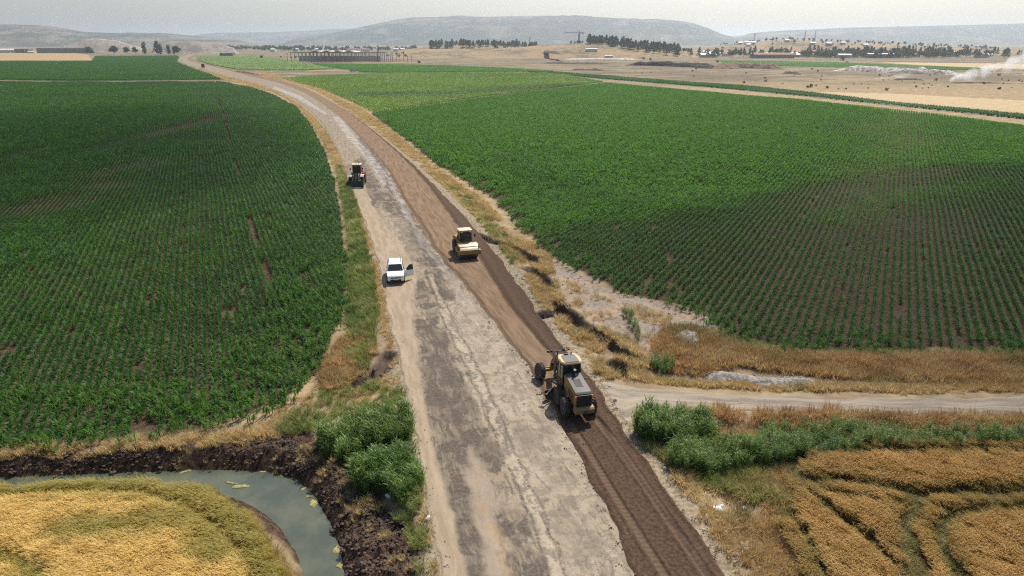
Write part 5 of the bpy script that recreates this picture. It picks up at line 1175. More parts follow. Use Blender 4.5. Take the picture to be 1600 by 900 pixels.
for sx in (-1, 1): MB().box((sx * .5, .55, 2.80), (.2, .1, .12), .02).build('work_light', P_LMP, cb)

# ------------------------------------------------------------------ wheel loader, facing the camera
lx0, ly0 = G(559.5, 287, 0.0); a_ = math.pi + R(5)
l = empty('wheel_loader', (lx0, ly0, .03), a_); tag(l, 'orange wheel loader with wide dark bucket down, facing the camera at the left road edge', 'loader')
for sx in (-1, 1):
    for yy in (1.45, -1.45): wheel(l, (sx * .98, yy, .80), .80, .58, P_CREAM)
b = MB(); b.box((0, -1.5, 1.05), (1.1, 2.4, .55), .06).box((0, 1.3, 1.05), (1.0, 1.6, .55), .06).cyl((0, -.3, 1.0), (0, .6, 1.0), .25, seg=12); b.build('chassis', P_DGR, l)
b = MB(); b.prism([(-3.1, .95), (-3.1, 1.8), (-2.85, 2.05), (-.9, 2.15), (-.9, .95)], -.85, .85, .08); hd = b.build('engine_hood', P_ORG, l)
b = MB(); b.box((0, -3.12, 1.4), (1.3, .05, .7), .02).cyl((.45, -1.6, 2.1), (.45, -1.6, 2.75), .07, seg=10); b.build('exhaust', P_BLK, hd)
b = MB(); b.box((0, -.15, 1.72), (1.45, 1.45, .40), .05); cb = b.build('cab', P_ORG, l)
b = MB()
for sx in (-1, 1):
    b.bar((sx * .68, .54, 1.85), (sx * .65, .44, 3.22), .08, .08); b.bar((sx * .68, -.80, 1.85), (sx * .65, -.75, 3.22), .08, .08)
b.bar((-.66, .53, 1.95), (.66, .53, 1.95), .08, .08); b.build('cab_pillar', P_BLK, cb)
b = MB()
for sx in (-1, 1): b.quad([(sx * .68, -.74, 1.92), (sx * .68, .48, 1.92), (sx * .65, .40, 3.20), (sx * .65, -.70, 3.20)])
b.quad([(-.64, .55, 1.92), (.64, .55, 1.92), (.61, .46, 3.20), (-.61, .46, 3.20)]); b.build('cab_window', P_GLS, cb)
b = MB(); b.box((0, -.16, 3.30), (1.56, 1.58, .16), .06); rf = b.build('cab_roof', P_CREAM, l)
for x in (-.35, .1): MB().cyl((x, -.1, 3.37), (x, -.1, 3.56), .075, .06, seg=12).build('beacon', P_RED, rf)
b = MB()
for sx in (-1, 1): b.path([(sx * .66, .5, 2.8), (sx * 1.02, .68, 2.8)], .02, 6); b.box((sx * 1.04, .7, 2.62), (.2, .05, .36), .02)
b.build('mirror', P_BLK, cb)
for sx in (-1, 1):
    b = MB(); b.prism([(.75, 1.62), (.95, 1.78), (1.9, 1.78), (2.2, 1.55), (2.17, 1.50), (1.88, 1.72), (.97, 1.72), (.8, 1.58)], sx * .68 if sx > 0 else -1.3, 1.3 if sx > 0 else -.68, .012); b.build('fender', P_FEN, l)
    b = MB(); b.box((sx * .98, .62, 1.98), (.18, .12, .18), .02); b.build('headlight', P_AMB if sx < 0 else P_LMP, l)
    b = MB(); b.bar((sx * .42, .9, 1.85), (sx * .44, 2.2, 1.55), .16, .30); b.bar((sx * .44, 2.1, 1.6), (sx * .48, 3.15, .55), .16, .28); b.build('lift_arm', P_DGR, l)  # shadow on the arms put into their dark colour
b = MB(); b.cyl((0, 1.0, 1.75), (0, 2.2, 1.85), .09, seg=10).bar((0, 2.1, 1.9), (0, 2.9, .95), .14, .2); b.bar((-.45, 2.1, 1.6), (.45, 2.1, 1.6), .16, .16); b.build('tilt_linkage', P_DGR, l)
prof = [(3.05, .95), (3.02, .55), (3.15, .18), (3.4, .05), (4.25, .02), (4.25, .06), (3.45, .12), (3.22, .24), (3.12, .55), (3.14, .93)]
b = MB(); b.prism(prof, -1.32, 1.32, 0)
side = [(3.05, .95), (3.02, .55), (3.15, .18), (3.4, .04), (4.25, .02), (3.95, .50), (3.45, .98)]
for sx in (-1, 1): b.prism(side, sx * 1.32, sx * 1.37, 0)
b.bar((-1.37, 3.08, .98), (1.37, 3.08, .98), .08, .10)
for k in range(9): b.box((-1.2 + k * .3, 4.30, .05), (.10, .22, .05), .01)
b.build('bucket', P_BLK, l)  # black colour carries the shadow inside the bucket

# ------------------------------------------------------------------ white sport utility car with its door open, facing the camera
cx0, cy0 = G(618.5, 434, 0.02); c = empty('parked_car', (cx0, cy0, .03), R(190))
tag(c, 'white sport utility car with black roof rails, front door open on the dusty road edge', 'car')
L2 = 2.18
def inset(y, z):
    k = 0.0
    if z > 1.0: k = 0.03 + (z - 1.0) * .30
    k += .10 * max(0, (abs(y) - 1.55) / .62) ** 2
    if z < .45: k += .03
    return k
b = MB(); low = [(-2.15, .42), (-2.20, .62), (-2.17, 1.0), (-2.10, 1.06), (.95, 1.06), (1.30, 1.03), (1.95, .95), (2.12, .84), (2.18, .62), (2.12, .36), (1.78, .32), (-1.78, .32)]
b.prism(low, -.90, .90, .045, inset, 3); body = b.build('body', P_WHT, c)
b = MB(); up = [(-2.06, 1.045), (-1.86, 1.50), (-1.60, 1.645), (-.6, 1.68), (.05, 1.66), (.32, 1.58), (1.02, 1.04)]
b.prism(up, -.86, .86, .05, lambda y, z: .02 + max(0, z - 1.04) * .26, 3); cabn = b.build('roof', P_WHT, c)
b = MB(); b.quad([(-.76, .985, 1.09), (.76, .985, 1.09), (.64, .36, 1.575), (-.64, .36, 1.575)], .02); b.build('windscreen', P_GLS, cabn)
b = MB(); b.quad([(.70, -2.045, 1.12), (-.70, -2.045, 1.12), (-.62, -1.87, 1.50), (.62, -1.87, 1.50)], .02); b.build('rear_window', P_GLS, cabn)
for sx in (-1, 1):
    for (ya_, yb_, yc_, yd_) in ((-.02, .80, .28, -.02), (-.98, -.08, -.08, -.98), (-1.85, -1.04, -1.04, -1.62)):
        if sx == -1 and ya_ == -.02: continue
        b = MB(); b.quad([(sx * .842, ya_, 1.10), (sx * .842, yb_, 1.10), (sx * .728, yc_, 1.535), (sx * .728, yd_, 1.535)], .012 * sx); b.build('side_window', P_GLS, cabn)
    b = MB(); b.path([(sx * .62, -1.55, 1.66), (sx * .62, -1.5, 1.725), (sx * .61, -.1, 1.735), (sx * .61, 0.0, 1.67)], .022, 8); b.build('roof_rail', P_BLK, cabn)
    b = MB(); b.prism([(2.13, .70), (1.80, .79), (1.76, .88), (2.06, .86)], sx * .50 if sx > 0 else -.80, .80 if sx > 0 else -.50, .015); b.build('headlight', P_LMP, c)
    b = MB(); b.box((sx * .76, -2.15, .95), (.14, .08, .28), .02); b.build('tail_light', P_RED, c)
for sx in (-1, 1):
    for yy in (1.32, -1.32):
        b = MB(); b.lathe([(-.012, .40), (.012, .40)], 28, (sx * .893, yy, .36)); b.build('wheel_arch', P_BLK, body)
        wheel(c, (sx * .795, yy, .345), .345, .225, P_GRY, lugs=False, rim_r=.64, seg=26)
b = MB(); b.box((0, 2.155, .70), (1.02, .06, .10), .02).box((0, 2.165, .46), (1.1, .05, .14), .02).box((0, 0, .30), (1.74, 2.2, .10), .02); b.build('grille', P_BLK, c)
MB().box((0, 2.195, .555), (.50, .02, .11), .005).build('number_plate', P_PLT, c)
b = MB(); b.box((.93, .78, 1.10), (.18, .10, .13), .03); b.build('mirror', P_WHT, c)
# dark sheet painted for the shaded cabin where the door was, and the door swung out on its front hinge
b = MB(); b.quad([(-.905, -.04, .42), (-.905, .92, .42), (-.905, .92, 1.05), (-.905, -.04, 1.05)], -.012); b.quad([(-.850, -.02, 1.08), (-.850, .84, 1.08), (-.735, .28, 1.54), (-.735, -.02, 1.54)], -.012); b.build('door_shade_sheet', P_SEAT, body)
d_ = empty('door', (-.90, .95, 0), R(-66)); d_.parent = c
b = MB(); b.box((0, -.50, .70), (.10, 1.0, .66), .035); b.build('door_panel', P_WHT, d_)
b = MB(); b.bar((.0, -.98, 1.0), (.10, -.96, 1.53), .05, .06); b.bar((.10, -.98, 1.53), (.10, -.60, 1.53), .05, .05); b.bar((.10, -.62, 1.53), (0, -.06, 1.02), .05, .05); b.build('window_frame', P_BLK, d_)
b = MB(); b.quad([(.012, -.95, 1.03), (.012, -.10, 1.03), (.10, -.62, 1.51), (.10, -.95, 1.51)], .01); b.build('window', P_GLS, d_)
b = MB(); b.box((.06, -.50, .70), (.03, .86, .50), .02); b.build('door_lining', P_BLK, d_)
b = MB(); b.box((-.12, -.12, 1.08), (.18, .10, .13), .03); b.build('mirror', P_WHT, d_)
b = MB(); b.box((-.06, -.86, .86), (.03, .16, .035), .01); b.build('handle', P_WHT, d_)
# ------------------------------------------------------------------ built things far off
W_CON = simple('raw_concrete', (0.34, 0.32, 0.30), .9, 0, .2, .3); W_WHT = simple('limewash', (0.62, 0.60, 0.56), .85, 0, .15, .3); W_CRM = simple('cream_render', (0.50, 0.43, 0.33), .85, 0, .15, .3)
W_ROOF = simple('tile_roof', (0.32, 0.17, 0.11), .9, 0, .25, .4); W_TIN = simple('pale_tin_roof', (0.60, 0.59, 0.57), .6, 0, .12, .3); W_DRK = simple('dark_opening', (0.03, 0.03, 0.034), .7); W_GRY = simple('grey_wall', (0.20, 0.195, 0.19), .85, 0, .2, .2)
def gz(x, y): return hills_z(x, y)
# concrete column frame of an unfinished hall
D0 = 900.0
e = empty('column_frame_building', (AZ(545, D0), D0, -.45)); tag(e, 'unfinished long hall of bare concrete columns with a wavy pale roof over its middle', 'building')
x0 = AZ(446, D0) - AZ(545, D0); x1 = AZ(642, D0) - AZ(545, D0); n = 33; cm = None
for row, yy in enumerate((0, 14, 30)):
    for k in range(n):
        x = x0 + (x1 - x0) * k / (n - 1) + (rr.uniform(-.4, .4))
        if row and (k > 26 or k < 3): continue
        hgt = 11.0 if k < 24 else rr.choice([9, 10.5, 11, 7])
        if cm is None:
            b = MB(); b.box((0, 0, .5), (.62, .62, 1.0), .0).box((0, 0, .97), (1.0, .8, .06), 0); o = b.build('column', W_CON, e, False); cm = o.data
        else: o = link('column', cm, None, e)
        o.location = (x, yy, 0); o.scale = (1, 1, hgt)
b = MB()
for yy in (0, 14, 30): b.box(((x0 + x1) * .5 - 16, yy, 11.2), ((x1 - x0) * .74, .8, .8), 0)
b.build('beam', W_CON, e, False)
xa = AZ(482, D0) - AZ(545, D0); xb = AZ(553, D0) - AZ(545, D0); prof = []
for k in range(41):
    f = k / 40; prof.append((xa + (xb - xa) * f, 11.9 + 1.5 * abs(math.sin(f * math.pi * 4))))
V = [(x, y, z) for y in (-2, 32) for x, z in prof] + [(x, y, z - .5) for y in (-2, 32) for x, z in prof]; m_ = len(prof)
Fq = [(k, k + 1, m_ + k + 1, m_ + k) for k in range(m_ - 1)] + [(2 * m_ + k + 1, 2 * m_ + k, 3 * m_ + k, 3 * m_ + k + 1) for k in range(m_ - 1)] + [(k + 1, k, 2 * m_ + k, 2 * m_ + k + 1) for k in range(m_ - 1)]
link('wavy_roof', np_mesh('wavy_roof', V, Fq, smooth=False), W_TIN, e)
b = MB(); b.box(((xa + xb) / 2, 38, 3.4), (xb - xa + 50, .5, 6.5), 0); b.build('back_wall', W_CON, e, False)

def house(px, D, w_, d, h, wall, roof, label, cat='house', group=None, z=None, rz=0.0, name='house', rh=.30, flat=False):
    x = AZ(px, D); e = empty(name, (x, D, gz(x, D) if z is None else z), rz); tag(e, label, cat, group)
    b = MB(); b.box((0, 0, h / 2 - .5), (w_, d, h + 1), 0); wl = b.build('wall', wall, e, False)
    b = MB()
    if flat: b.box((0, 0, h + .15), (w_ + .5, d + .5, .3), 0)
    else: b.prism([(-d / 2 - .4, h), (d / 2 + .4, h), (0, h + d * rh)], -w_ / 2 - .4, w_ / 2 + .4, 0)
    b.build('roof', roof, e, False)
    k = max(2, int(w_ / 3.2)); b = MB()
    for i in range(k): b.box((-w_ / 2 + w_ * (i + .5) / k, -d / 2 - .02, h * .52), (1.1, .06, 1.3), 0)
    b.build('window', W_DRK, wl, False); return e
for i in range(46):
    px = rr.uniform(1075, 1620) if rr.random() < .6 else rr.uniform(1190, 1330); D = rr.uniform(1150, 1460)
    wl, rf = rr.choice([(W_WHT, W_ROOF), (W_CRM, W_ROOF), (W_CRM, W_TIN), (W_WHT, W_TIN)])
    house(px, D, rr.uniform(9, 16), rr.uniform(7, 10), rr.uniform(3.2, 6), wl, rf, 'small pale village house half hidden among the dark trees', 'house', 'houses of the village', rz=rr.uniform(-.35, .35))
for i in range(9):
    house(rr.uniform(1150, 1380), 1900 - rr.uniform(60, 170), rr.uniform(9, 14), 8, rr.uniform(3.5, 6), W_CRM, W_TIN, 'tiny pale house on the tan hill above the village', 'house', 'houses of the village hill', rz=rr.uniform(-.3, .3))
for i in range(16):
    house(rr.uniform(410, 640), rr.uniform(1850, 2150), rr.uniform(10, 16), 9, rr.uniform(4, 6.5), W_WHT, rr.choice([W_ROOF, W_TIN]), 'tiny white house in the far grove behind the column frame', 'house', 'houses of the far grove', rz=rr.uniform(-.3, .3))
S = [(1210, 1120, 62, 14, 5.5, W_GRY, W_ROOF, 'long low brown-roofed shed at the left of the village', .2), (1190, 1150, 30, 12, 5, W_CRM, W_TIN, 'pale tin shed behind the brown-roofed shed', .18), (1108, 1180, 26, 14, 4.5, W_CRM, W_TIN, 'tin-roofed barn right of the pine slope', .16),
     (1250, 1240, 52, 12, 8, W_CRM, W_ROOF, 'long two-storey red-roofed building above the village trees', .2), (1280, 1290, 44, 12, 8, W_CRM, W_ROOF, 'second red-roofed block farther right above the village trees', .2),
     (1322, 1130, 20, 10, 5, W_WHT, W_TIN, 'white shed by the end of the far green field', .15), (1378, 1140, 40, 10, 6, W_GRY, W_TIN, 'grey frame shed in front of the dense village trees', .12), (1490, 1230, 26, 12, 7, W_WHT, W_TIN, 'large white hall among the trees at the right', .15), (1540, 1160, 16, 9, 5, W_WHT, W_TIN, 'white shed nearest the smoke', .15),
     (925, 1165, 18, 7, 3.2, W_WHT, W_TIN, 'low white site hut at the foot of the pine slope', .1), (952, 1120, 12, 6, 3, W_WHT, W_TIN, 'small white site hut beside the quarry floor', .1),
     (8, 1680, 62, 20, 7, W_WHT, W_TIN, 'long white greenhouse on the left horizon', .12), (34, 1660, 32, 16, 9, W_GRY, W_GRY, 'dark square works building beside the white greenhouse', .05), (100, 1640, 118, 22, 11, W_GRY, W_GRY, 'long dark grey works hall left of the spoil mound', .08),
     (168, 1930, 30, 8, 5, W_CRM, W_CRM, 'pale flat hall on top of the left spoil mound', .05), (353, 1330, 24, 12, 5, W_GRY, W_GRY, 'dark open-sided shed beyond the road end', .1), (46, 1600, 14, 8, 4, W_WHT, W_TIN, 'small white hut in front of the works buildings', .1)]
for px, D, w_, d, h, wl, rf, lab, rh in S: house(px, D, w_, d, h, wl, rf, lab, 'shed', None, rh=rh, name='shed', flat=rh < .09)
# tower crane, slewing boom, masts
def lattice(b, p, q, w_, nb, r=.12):
    p, q = Vector(p), Vector(q); ax = (q - p); u = ax.orthogonal().normalized() * w_ / 2; v = ax.cross(u).normalized() * w_ / 2
    C = [u + v, u - v, -u - v, -u + v]
    for c in C: b.cyl(p + c, q + c, r, seg=4)
    for k in range(nb):
        a0, a1 = p + ax * (k / nb), p + ax * ((k + 1) / nb)
        for i in range(4): b.cyl(a0 + C[i], a1 + C[(i + 1) % 4], r * .7, seg=4)
Dc = 1275.0; xc = AZ(904.5, Dc); zc = gz(xc, Dc); top = ZH(51, Dc)
e = empty('tower_crane', (xc, Dc, zc)); tag(e, 'tower crane standing on the tan hillock against the mesa', 'crane'); P_CR = simple('crane_steel', (0.10, 0.095, 0.09), .6)
b = MB(); lattice(b, (0, 0, 0), (0, 0, top - zc), 1.6, 9, .30); b.build('mast', P_CR, e, False)
b = MB(); lattice(b, (-2, 0, top - zc), (-26, -6, top - zc + .3), 1.1, 12, .12); b.build('jib', P_CR, e, False)
b = MB(); lattice(b, (0, 0, top - zc), (7.5, 2, top - zc), 1.3, 4, .24); b.build('counter_jib', P_CR, e, False)
MB().box((6.8, 1.8, top - zc - .9), (1.8, 1.2, 2.2), .05).build('counterweight', P_CR, e, False); MB().box((0, -1.2, top - zc - 1.2), (1.6, 1.6, 1.8), .05).build('cab', P_CR, e, False)
b = MB(); lattice(b, (0, 0, top - zc), (0, 0, top - zc + 3.2), .8, 2, .12); b.cyl((0, 0, top - zc + 3.2), (-18, -4, top - zc + .8), .06, seg=4); b.build('apex', P_CR, e, False)
def mast(px, D, py0, lean, w_, label, cat, name):
    x = AZ(px, D); z = gz(x, D); h = ZH(py0, D) - z; e = empty(name, (x, D, z)); tag(e, label, cat)
    b = MB(); lattice(b, (0, 0, 0), (lean * h, 0, h), w_, 10, .16); b.build('lattice_mast', P_CR, e, False)
    b = MB(); b.box((0, 0, .6), (w_ * 2.2, w_ * 2.2, 1.4), .05); b.build('base', P_CR, e, False); return e
mast(826, 1480, 57, .14, 1.3, 'leaning crane boom above the left pine wood', 'crane', 'crane_boom'); mast(588.5, 930, 71, .07, 1.0, 'leaning crane boom rising over the column frame', 'crane', 'crane_boom')
mast(1178, 1850, 52, .0, 2.0, 'thin lattice mast at the left end of the village hill', 'mast', 'lattice_mast'); mast(1256, 1850, 48.5, .06, 1.8, 'slightly leaning lattice mast, left of the pair on the village hill', 'mast', 'lattice_mast'); mast(1272, 1850, 48, .05, 2.2, 'thicker lattice mast, right of the pair on the village hill', 'mast', 'lattice_mast')
mast(1018, 1010, 90, 0, 1.3, 'pale pylon stub in front of the pine wood', 'mast', 'lattice_mast')
# far vehicles
tx, ty = G(317.5, 106.5); e = empty('farm_truck', (tx, ty, .02), R(28)); e.scale = (1.0, .7, 1.1); tag(e, 'dark maroon loaded truck far away on the road bend', 'truck')
P_MAR = simple('maroon_paint', (0.075, 0.030, 0.030), .6); MB().box((0, -.9, 2.2), (2.5, 4.6, 2.6), .12).build('cargo_box', P_MAR, e); MB().box((0, 2.5, 1.8), (2.3, 1.7, 2.3), .15).build('cab', P_MAR, e); MB().box((0, .3, .8), (1.0, 6.2, .3), .03).build('chassis', P_BLK, e)
for sx in (-1, 1):
    for yy in (2.4, -1.4, -2.6): MB().lathe([(-.15, .3), (-.17, .5), (.17, .5), (.15, .3)], 16, (sx * 1.05, yy, .5)).build('wheel', P_RUB, e)
MB().quad([(-.95, 3.36, 2.0), (.95, 3.36, 2.0), (.9, 3.3, 2.8), (-.9, 3.3, 2.8)], -.02).build('windscreen', P_GLS, e)
def small_car(px, py, col, rz, label):
    x, y = G(px, py); e = empty('far_car', (x, y, -.12), rz); tag(e, label, 'car'); m_ = simple('car_paint', col, .35)
    MB().prism([(-2.1, .4), (-2.1, .9), (2.0, .85), (2.1, .4)], -.85, .85, .08).build('body', m_, e); MB().prism([(-1.8, .9), (-1.3, 1.45), (.3, 1.45), (1.0, .88)], -.78, .78, .06).build('roof', m_, e)
    MB().box((0, -.4, 1.15), (1.50, 1.7, .34), .04).build('window', P_GLS, e)
    for sx in (-1, 1):
        for yy in (-1.3, 1.3): MB().lathe([(-.1, .2), (-.1, .33), (.1, .33), (.1, .2)], 14, (sx * .78, yy, .33)).build('wheel', P_RUB, e)
small_car(550.5, 112, (0.10, 0.14, 0.20), R(80), 'small blue-grey car parked between the two far green fields')
small_car(870, 94, (0.06, 0.13, 0.26), R(70), 'small blue vehicle at the foot of the hillock'); small_car(1044, 97, (0.12, 0.08, 0.06), R(88), 'brown vehicle on the plain below the pine slope')
small_car(1323, 97.5, (0.03, 0.04, 0.07), R(85), 'dark vehicle at the edge of the far green field'); small_car(300, 84.5, (0.3, 0.3, 0.3), R(-10), 'grey vehicle at the far end of the road')

# ------------------------------------------------------------------ smoke
def smoke(name, loc, dims, rz, label, dens, sc, seed):
    b = MB(); b.box((0, 0, 0), (1, 1, 1), 0); m, t = newmat(name); tc = t.n('ShaderNodeTexCoord').outputs['Generated']
    sx = t.n('ShaderNodeSeparateXYZ', {0: tc}); X, Y, Z = sx.outputs[0], sx.outputs[1], sx.outputs[2]
    ob = t.n('ShaderNodeTexCoord').outputs['Object']; n1 = t.noise(t.n('ShaderNodeVectorMath', {0: t.n('ShaderNodeMapping', {'Vector': tc, 'Scale': dims}).outputs[0], 1: (seed, 0, 0)}, operation='ADD').outputs[0], sc, 5, .62, dist=.6)
    # plume axis rises with X and widens downwind
    ax_ = t.math('MULTIPLY_ADD', t.math('POWER', X, 0.75), 0.62, 0.04); wd = t.math('MULTIPLY_ADD', X, 0.26, 0.06)
    nl = t.noise(tc, 2.2, 3, .5, (3.0, 1.0, 1.0), dist=.5); ax_ = t.math('ADD', ax_, t.math('MULTIPLY', t.math('MULTIPLY', t.math('SUBTRACT', nl, .5), .75), t.ramp(X, 0.0, .35)))
    dz = t.math('DIVIDE', t.math('SUBTRACT', Z, ax_), wd); dy = t.math('DIVIDE', t.math('SUBTRACT', Y, .5), t.math('MULTIPLY_ADD', X, 0.22, 0.08))
    q = t.math('ADD', t.math('MULTIPLY', dz, dz), t.math('MULTIPLY', dy, dy))
    f = t.math('SUBTRACT', t.math('MULTIPLY_ADD', n1, 3.6, -1.05), t.math('MULTIPLY', q, .75), clamp=True)
    f = t.math('MULTIPLY', f, t.math('MULTIPLY', t.ramp(X, 0.0, 0.04), t.ramp(X, 1.0, 0.7)))
    f = t.math('MULTIPLY', f, t.math('DIVIDE', .16, t.math('ADD', X, .10)))
    v = t.n('ShaderNodeVolumePrincipled', {'Color': (0.90, 0.92, 0.95, 1), 'Density': t.math('MULTIPLY', f, dens), 'Anisotropy': .3}); t.out(None, v.outputs[0])
    o = b.build(name, m, None, False); o.location = loc; o.scale = dims; o.rotation_euler = (0, 0, rz); tag(o, label, kind='stuff'); return o
sx_, sy_ = G(1487, 129); smoke('smoke', (sx_ + 41, sy_ + 6, 14.2), (84, 22, 30), R(6), 'white smoke drifting right from burning ground on the plain', .62, .13, 3.0)
sx_, sy_ = G(1368, 122.5); smoke('smoke', (sx_ + 12, sy_, 1.6), (26, 8, 4.5), 0, 'small white puff of smoke in front of the chalky bank', .8, .35, 11.0)

# ------------------------------------------------------------------ small things near the road
def lump(name, loc, r, m, label, cat, seed, sub=3, rough=.45, group=None, dip=.12, kind=None):
    bm = bmesh.new(); bmesh.ops.create_icosphere(bm, subdivisions=sub, radius=1.0); q = np.array([v.co[:] for v in bm.verts])
    n = fbm(q[:, 0] * 2 + q[:, 2] * 1.3 + seed, q[:, 1] * 2 - q[:, 2] * 1.7, .9, 4, seed) - .5
    for v, k in zip(bm.verts, n): v.co *= 1 + 2 * rough * k; v.co = Vector((v.co.x * r[0], v.co.y * r[1], v.co.z * r[2]))
    me = bpy.data.meshes.new(name); bm.to_mesh(me); bm.free(); o = link(name, me, m); o.location = (loc[0], loc[1], float(ground_h(np.array([loc[0]]), np.array([loc[1]]))[0]) + r[2] * (1 - 2 * dip) * .35)
    o.rotation_euler = (0, 0, seed * 1.7); tag(o, label, cat, group, kind); return o
lump('gravel_heap', G(1075, 532, -.45), (1.35, 1.0, .55), ME_gv, 'pale grey gravel heap in the rusty weeds below the young maize', 'gravel heap', 801, 5, .30, None, .3)
bank([(1095, 592), (1130, 588), (1165, 594), (1220, 598), (1290, 598)], .45, 1.3, ME_gv, 'low pale gravel bank along the farm track', 803, zp=-.4, name='gravel_bank')
bank([(1300, 596), (1400, 599), (1450, 598)], .25, .6, ME_gv, 'thin end of the gravel bank by the farm track', 805, zp=-.4, name='gravel_bank')
bank([(985, 575), (1000, 572), (1012, 578)], .4, .7, ME_gv, 'pale gravel patch in the gully', 807, zp=-.6, name='gravel_bank')
M_ST = simple('field_stone', (0.34, 0.31, 0.28), .9, 0, .3, 3.0); M_CLOD = simple('wet_clod', (0.062, 0.041, 0.030), .9, 0, .4, 3.0, (0.16, 0.11, 0.075), .5, bump=.4)
def rocks(name, m, n, seed):
    """one small heap of irregular lumps, a source for scattering"""
    out = []
    for k in range(n):
        bm = bmesh.new()
        for j in range(5):
            r_ = bmesh.ops.create_icosphere(bm, subdivisions=1, radius=1.0); s_ = rr.uniform(.25, 1.0) ** 1.5 * .16; q = (rr.uniform(-.35, .35), rr.uniform(-.35, .35), s_ * .25)
            d3 = (rr.uniform(.7, 1.4), rr.uniform(.7, 1.3), rr.uniform(.5, 1.0)); az = rr.uniform(0, 6.28)
            for v in r_['verts']:
                p = Vector((v.co.x * d3[0], v.co.y * d3[1], v.co.z * d3[2])) * s_ * rr.uniform(.72, 1.2); v.co = Vector((p.x * math.cos(az) - p.y * math.sin(az) + q[0], p.x * math.sin(az) + p.y * math.cos(az) + q[1], p.z + q[2]))
        me = bpy.data.meshes.new(name); bm.to_mesh(me); bm.free(); me.materials.append(m); out.append(bpy.data.objects.new(name, me))
    return out
V_ST = rocks('stone', M_ST, 6, 1); V_CL = rocks('clod', M_CLOD, 6, 2)
def strew(name, poly, sp, variants, s_, label, thr, seed, zp=-.45):
    Pg = GP(poly, zp); Q = blob_pts(Pg, sp, 1.4); nn = fbm(Q[:, 0], Q[:, 1], 1.6, 3, seed)
    k = pip(Pg, Q[:, 0], Q[:, 1]) & (nn > thr) & (sdp(ROADPOLY, Q[:, 0], Q[:, 1], 6) > .15) & (sdp(WATER, Q[:, 0], Q[:, 1], 6) > .1); Q = Q[k]; n = len(Q)
    k = s_ * (.35 + rng.random(n) ** 3 * 1.6); scatter(name, variants, Q, rng.random(n) * 6.28, k, np.zeros(n), label, .6)
strew('stones', [(862, 405), (960, 456), (1098, 495), (1070, 535), (1000, 580), (930, 520), (866, 460)], .55, V_ST, .42, 'pale stones strewn over the washed-out gravel', .47, 811)
strew('stones', [(985, 680), (1040, 700), (1120, 760), (1170, 800), (1215, 905), (1150, 900), (1060, 770)], .5, V_ST, .7, 'pale stones on the bare verge of the near brown lane', .47, 812)
strew('stones', [(925, 600), (1000, 604), (1005, 640), (975, 668), (950, 640)], .5, V_ST, .5, 'small stones at the mouth of the farm track', .5, 815)
strew('stones', [(780, 385), (840, 440), (905, 560), (930, 590), (900, 560), (850, 490), (800, 420)], .5, V_ST, .7, 'stones along the broken bank beside the lane', .45, 816)
strew('stones', [(1030, 515), (1110, 518), (1120, 545), (1040, 552)], .3, V_ST, .8, 'loose stones around the gravel heap', .42, 818)
strew('stones', [(1090, 586), (1230, 590), (1300, 596), (1300, 602), (1090, 596)], .25, V_ST, .7, 'loose stones on the gravel bank by the farm track', .35, 819)
strew('clods', [(-60, 716), (120, 709), (300, 704), (430, 684), (470, 690), (480, 735), (330, 734), (120, 740), (-60, 746)], .17, V_CL, .46, 'dark wet clods on the bank behind the ditch', .33, 813, -.8)
strew('clods', [(470, 715), (545, 740), (590, 785), (645, 850), (662, 920), (545, 930), (530, 850), (500, 780), (470, 745)], .16, V_CL, .46, 'dark wet clods on the heaps between ditch bend and road', .30, 814, -.8)
strew('clods', [(560, 580), (600, 570), (625, 590), (630, 620), (570, 610)], .4, V_CL, .8, 'dark clods on the torn bank left of the road', .45, 817, -.5)
V_CR = rocks('crumb', simple('soil_crumb', (0.15, 0.105, 0.075), .95, 0, .3, 3.0), 5, 3)
def along(name, ln, y0, y1, spread, dens, variants, s_, label):
    k = (ln[:, 1] > y0) & (ln[:, 1] < y1); P0 = ln[k]; L = np.linalg.norm(np.diff(P0, axis=0), axis=1).sum(); n = int(L * dens)
    t_ = rng.random(n) * (len(P0) - 1); i = t_.astype(int); f = (t_ - i)[:, None]; Q = P0[i] * (1 - f) + P0[np.minimum(i + 1, len(P0) - 1)] * f + rng.normal(0, 1, (n, 2)) * [spread, spread * .5]
    scatter(name, variants, Q, rng.random(n) * 6.28, s_ * (.3 + rng.random(n) ** 3 * 1.6), np.zeros(n), label, .6, zoff=.085)
along('soil_crumbs', LN[2], 22, 95, .30, 8, V_CR, .20, 'brown soil crumbs spilled along the edge of the old asphalt')
along('soil_crumbs', LN[4], 22, 95, .36, 8, V_CR, .24, 'brown soil crumbs along the outer edge of the graded lane')
along('stones', LN[0], 22, 110, .35, 8, V_ST, .2, 'small stones along the left edge of the road')
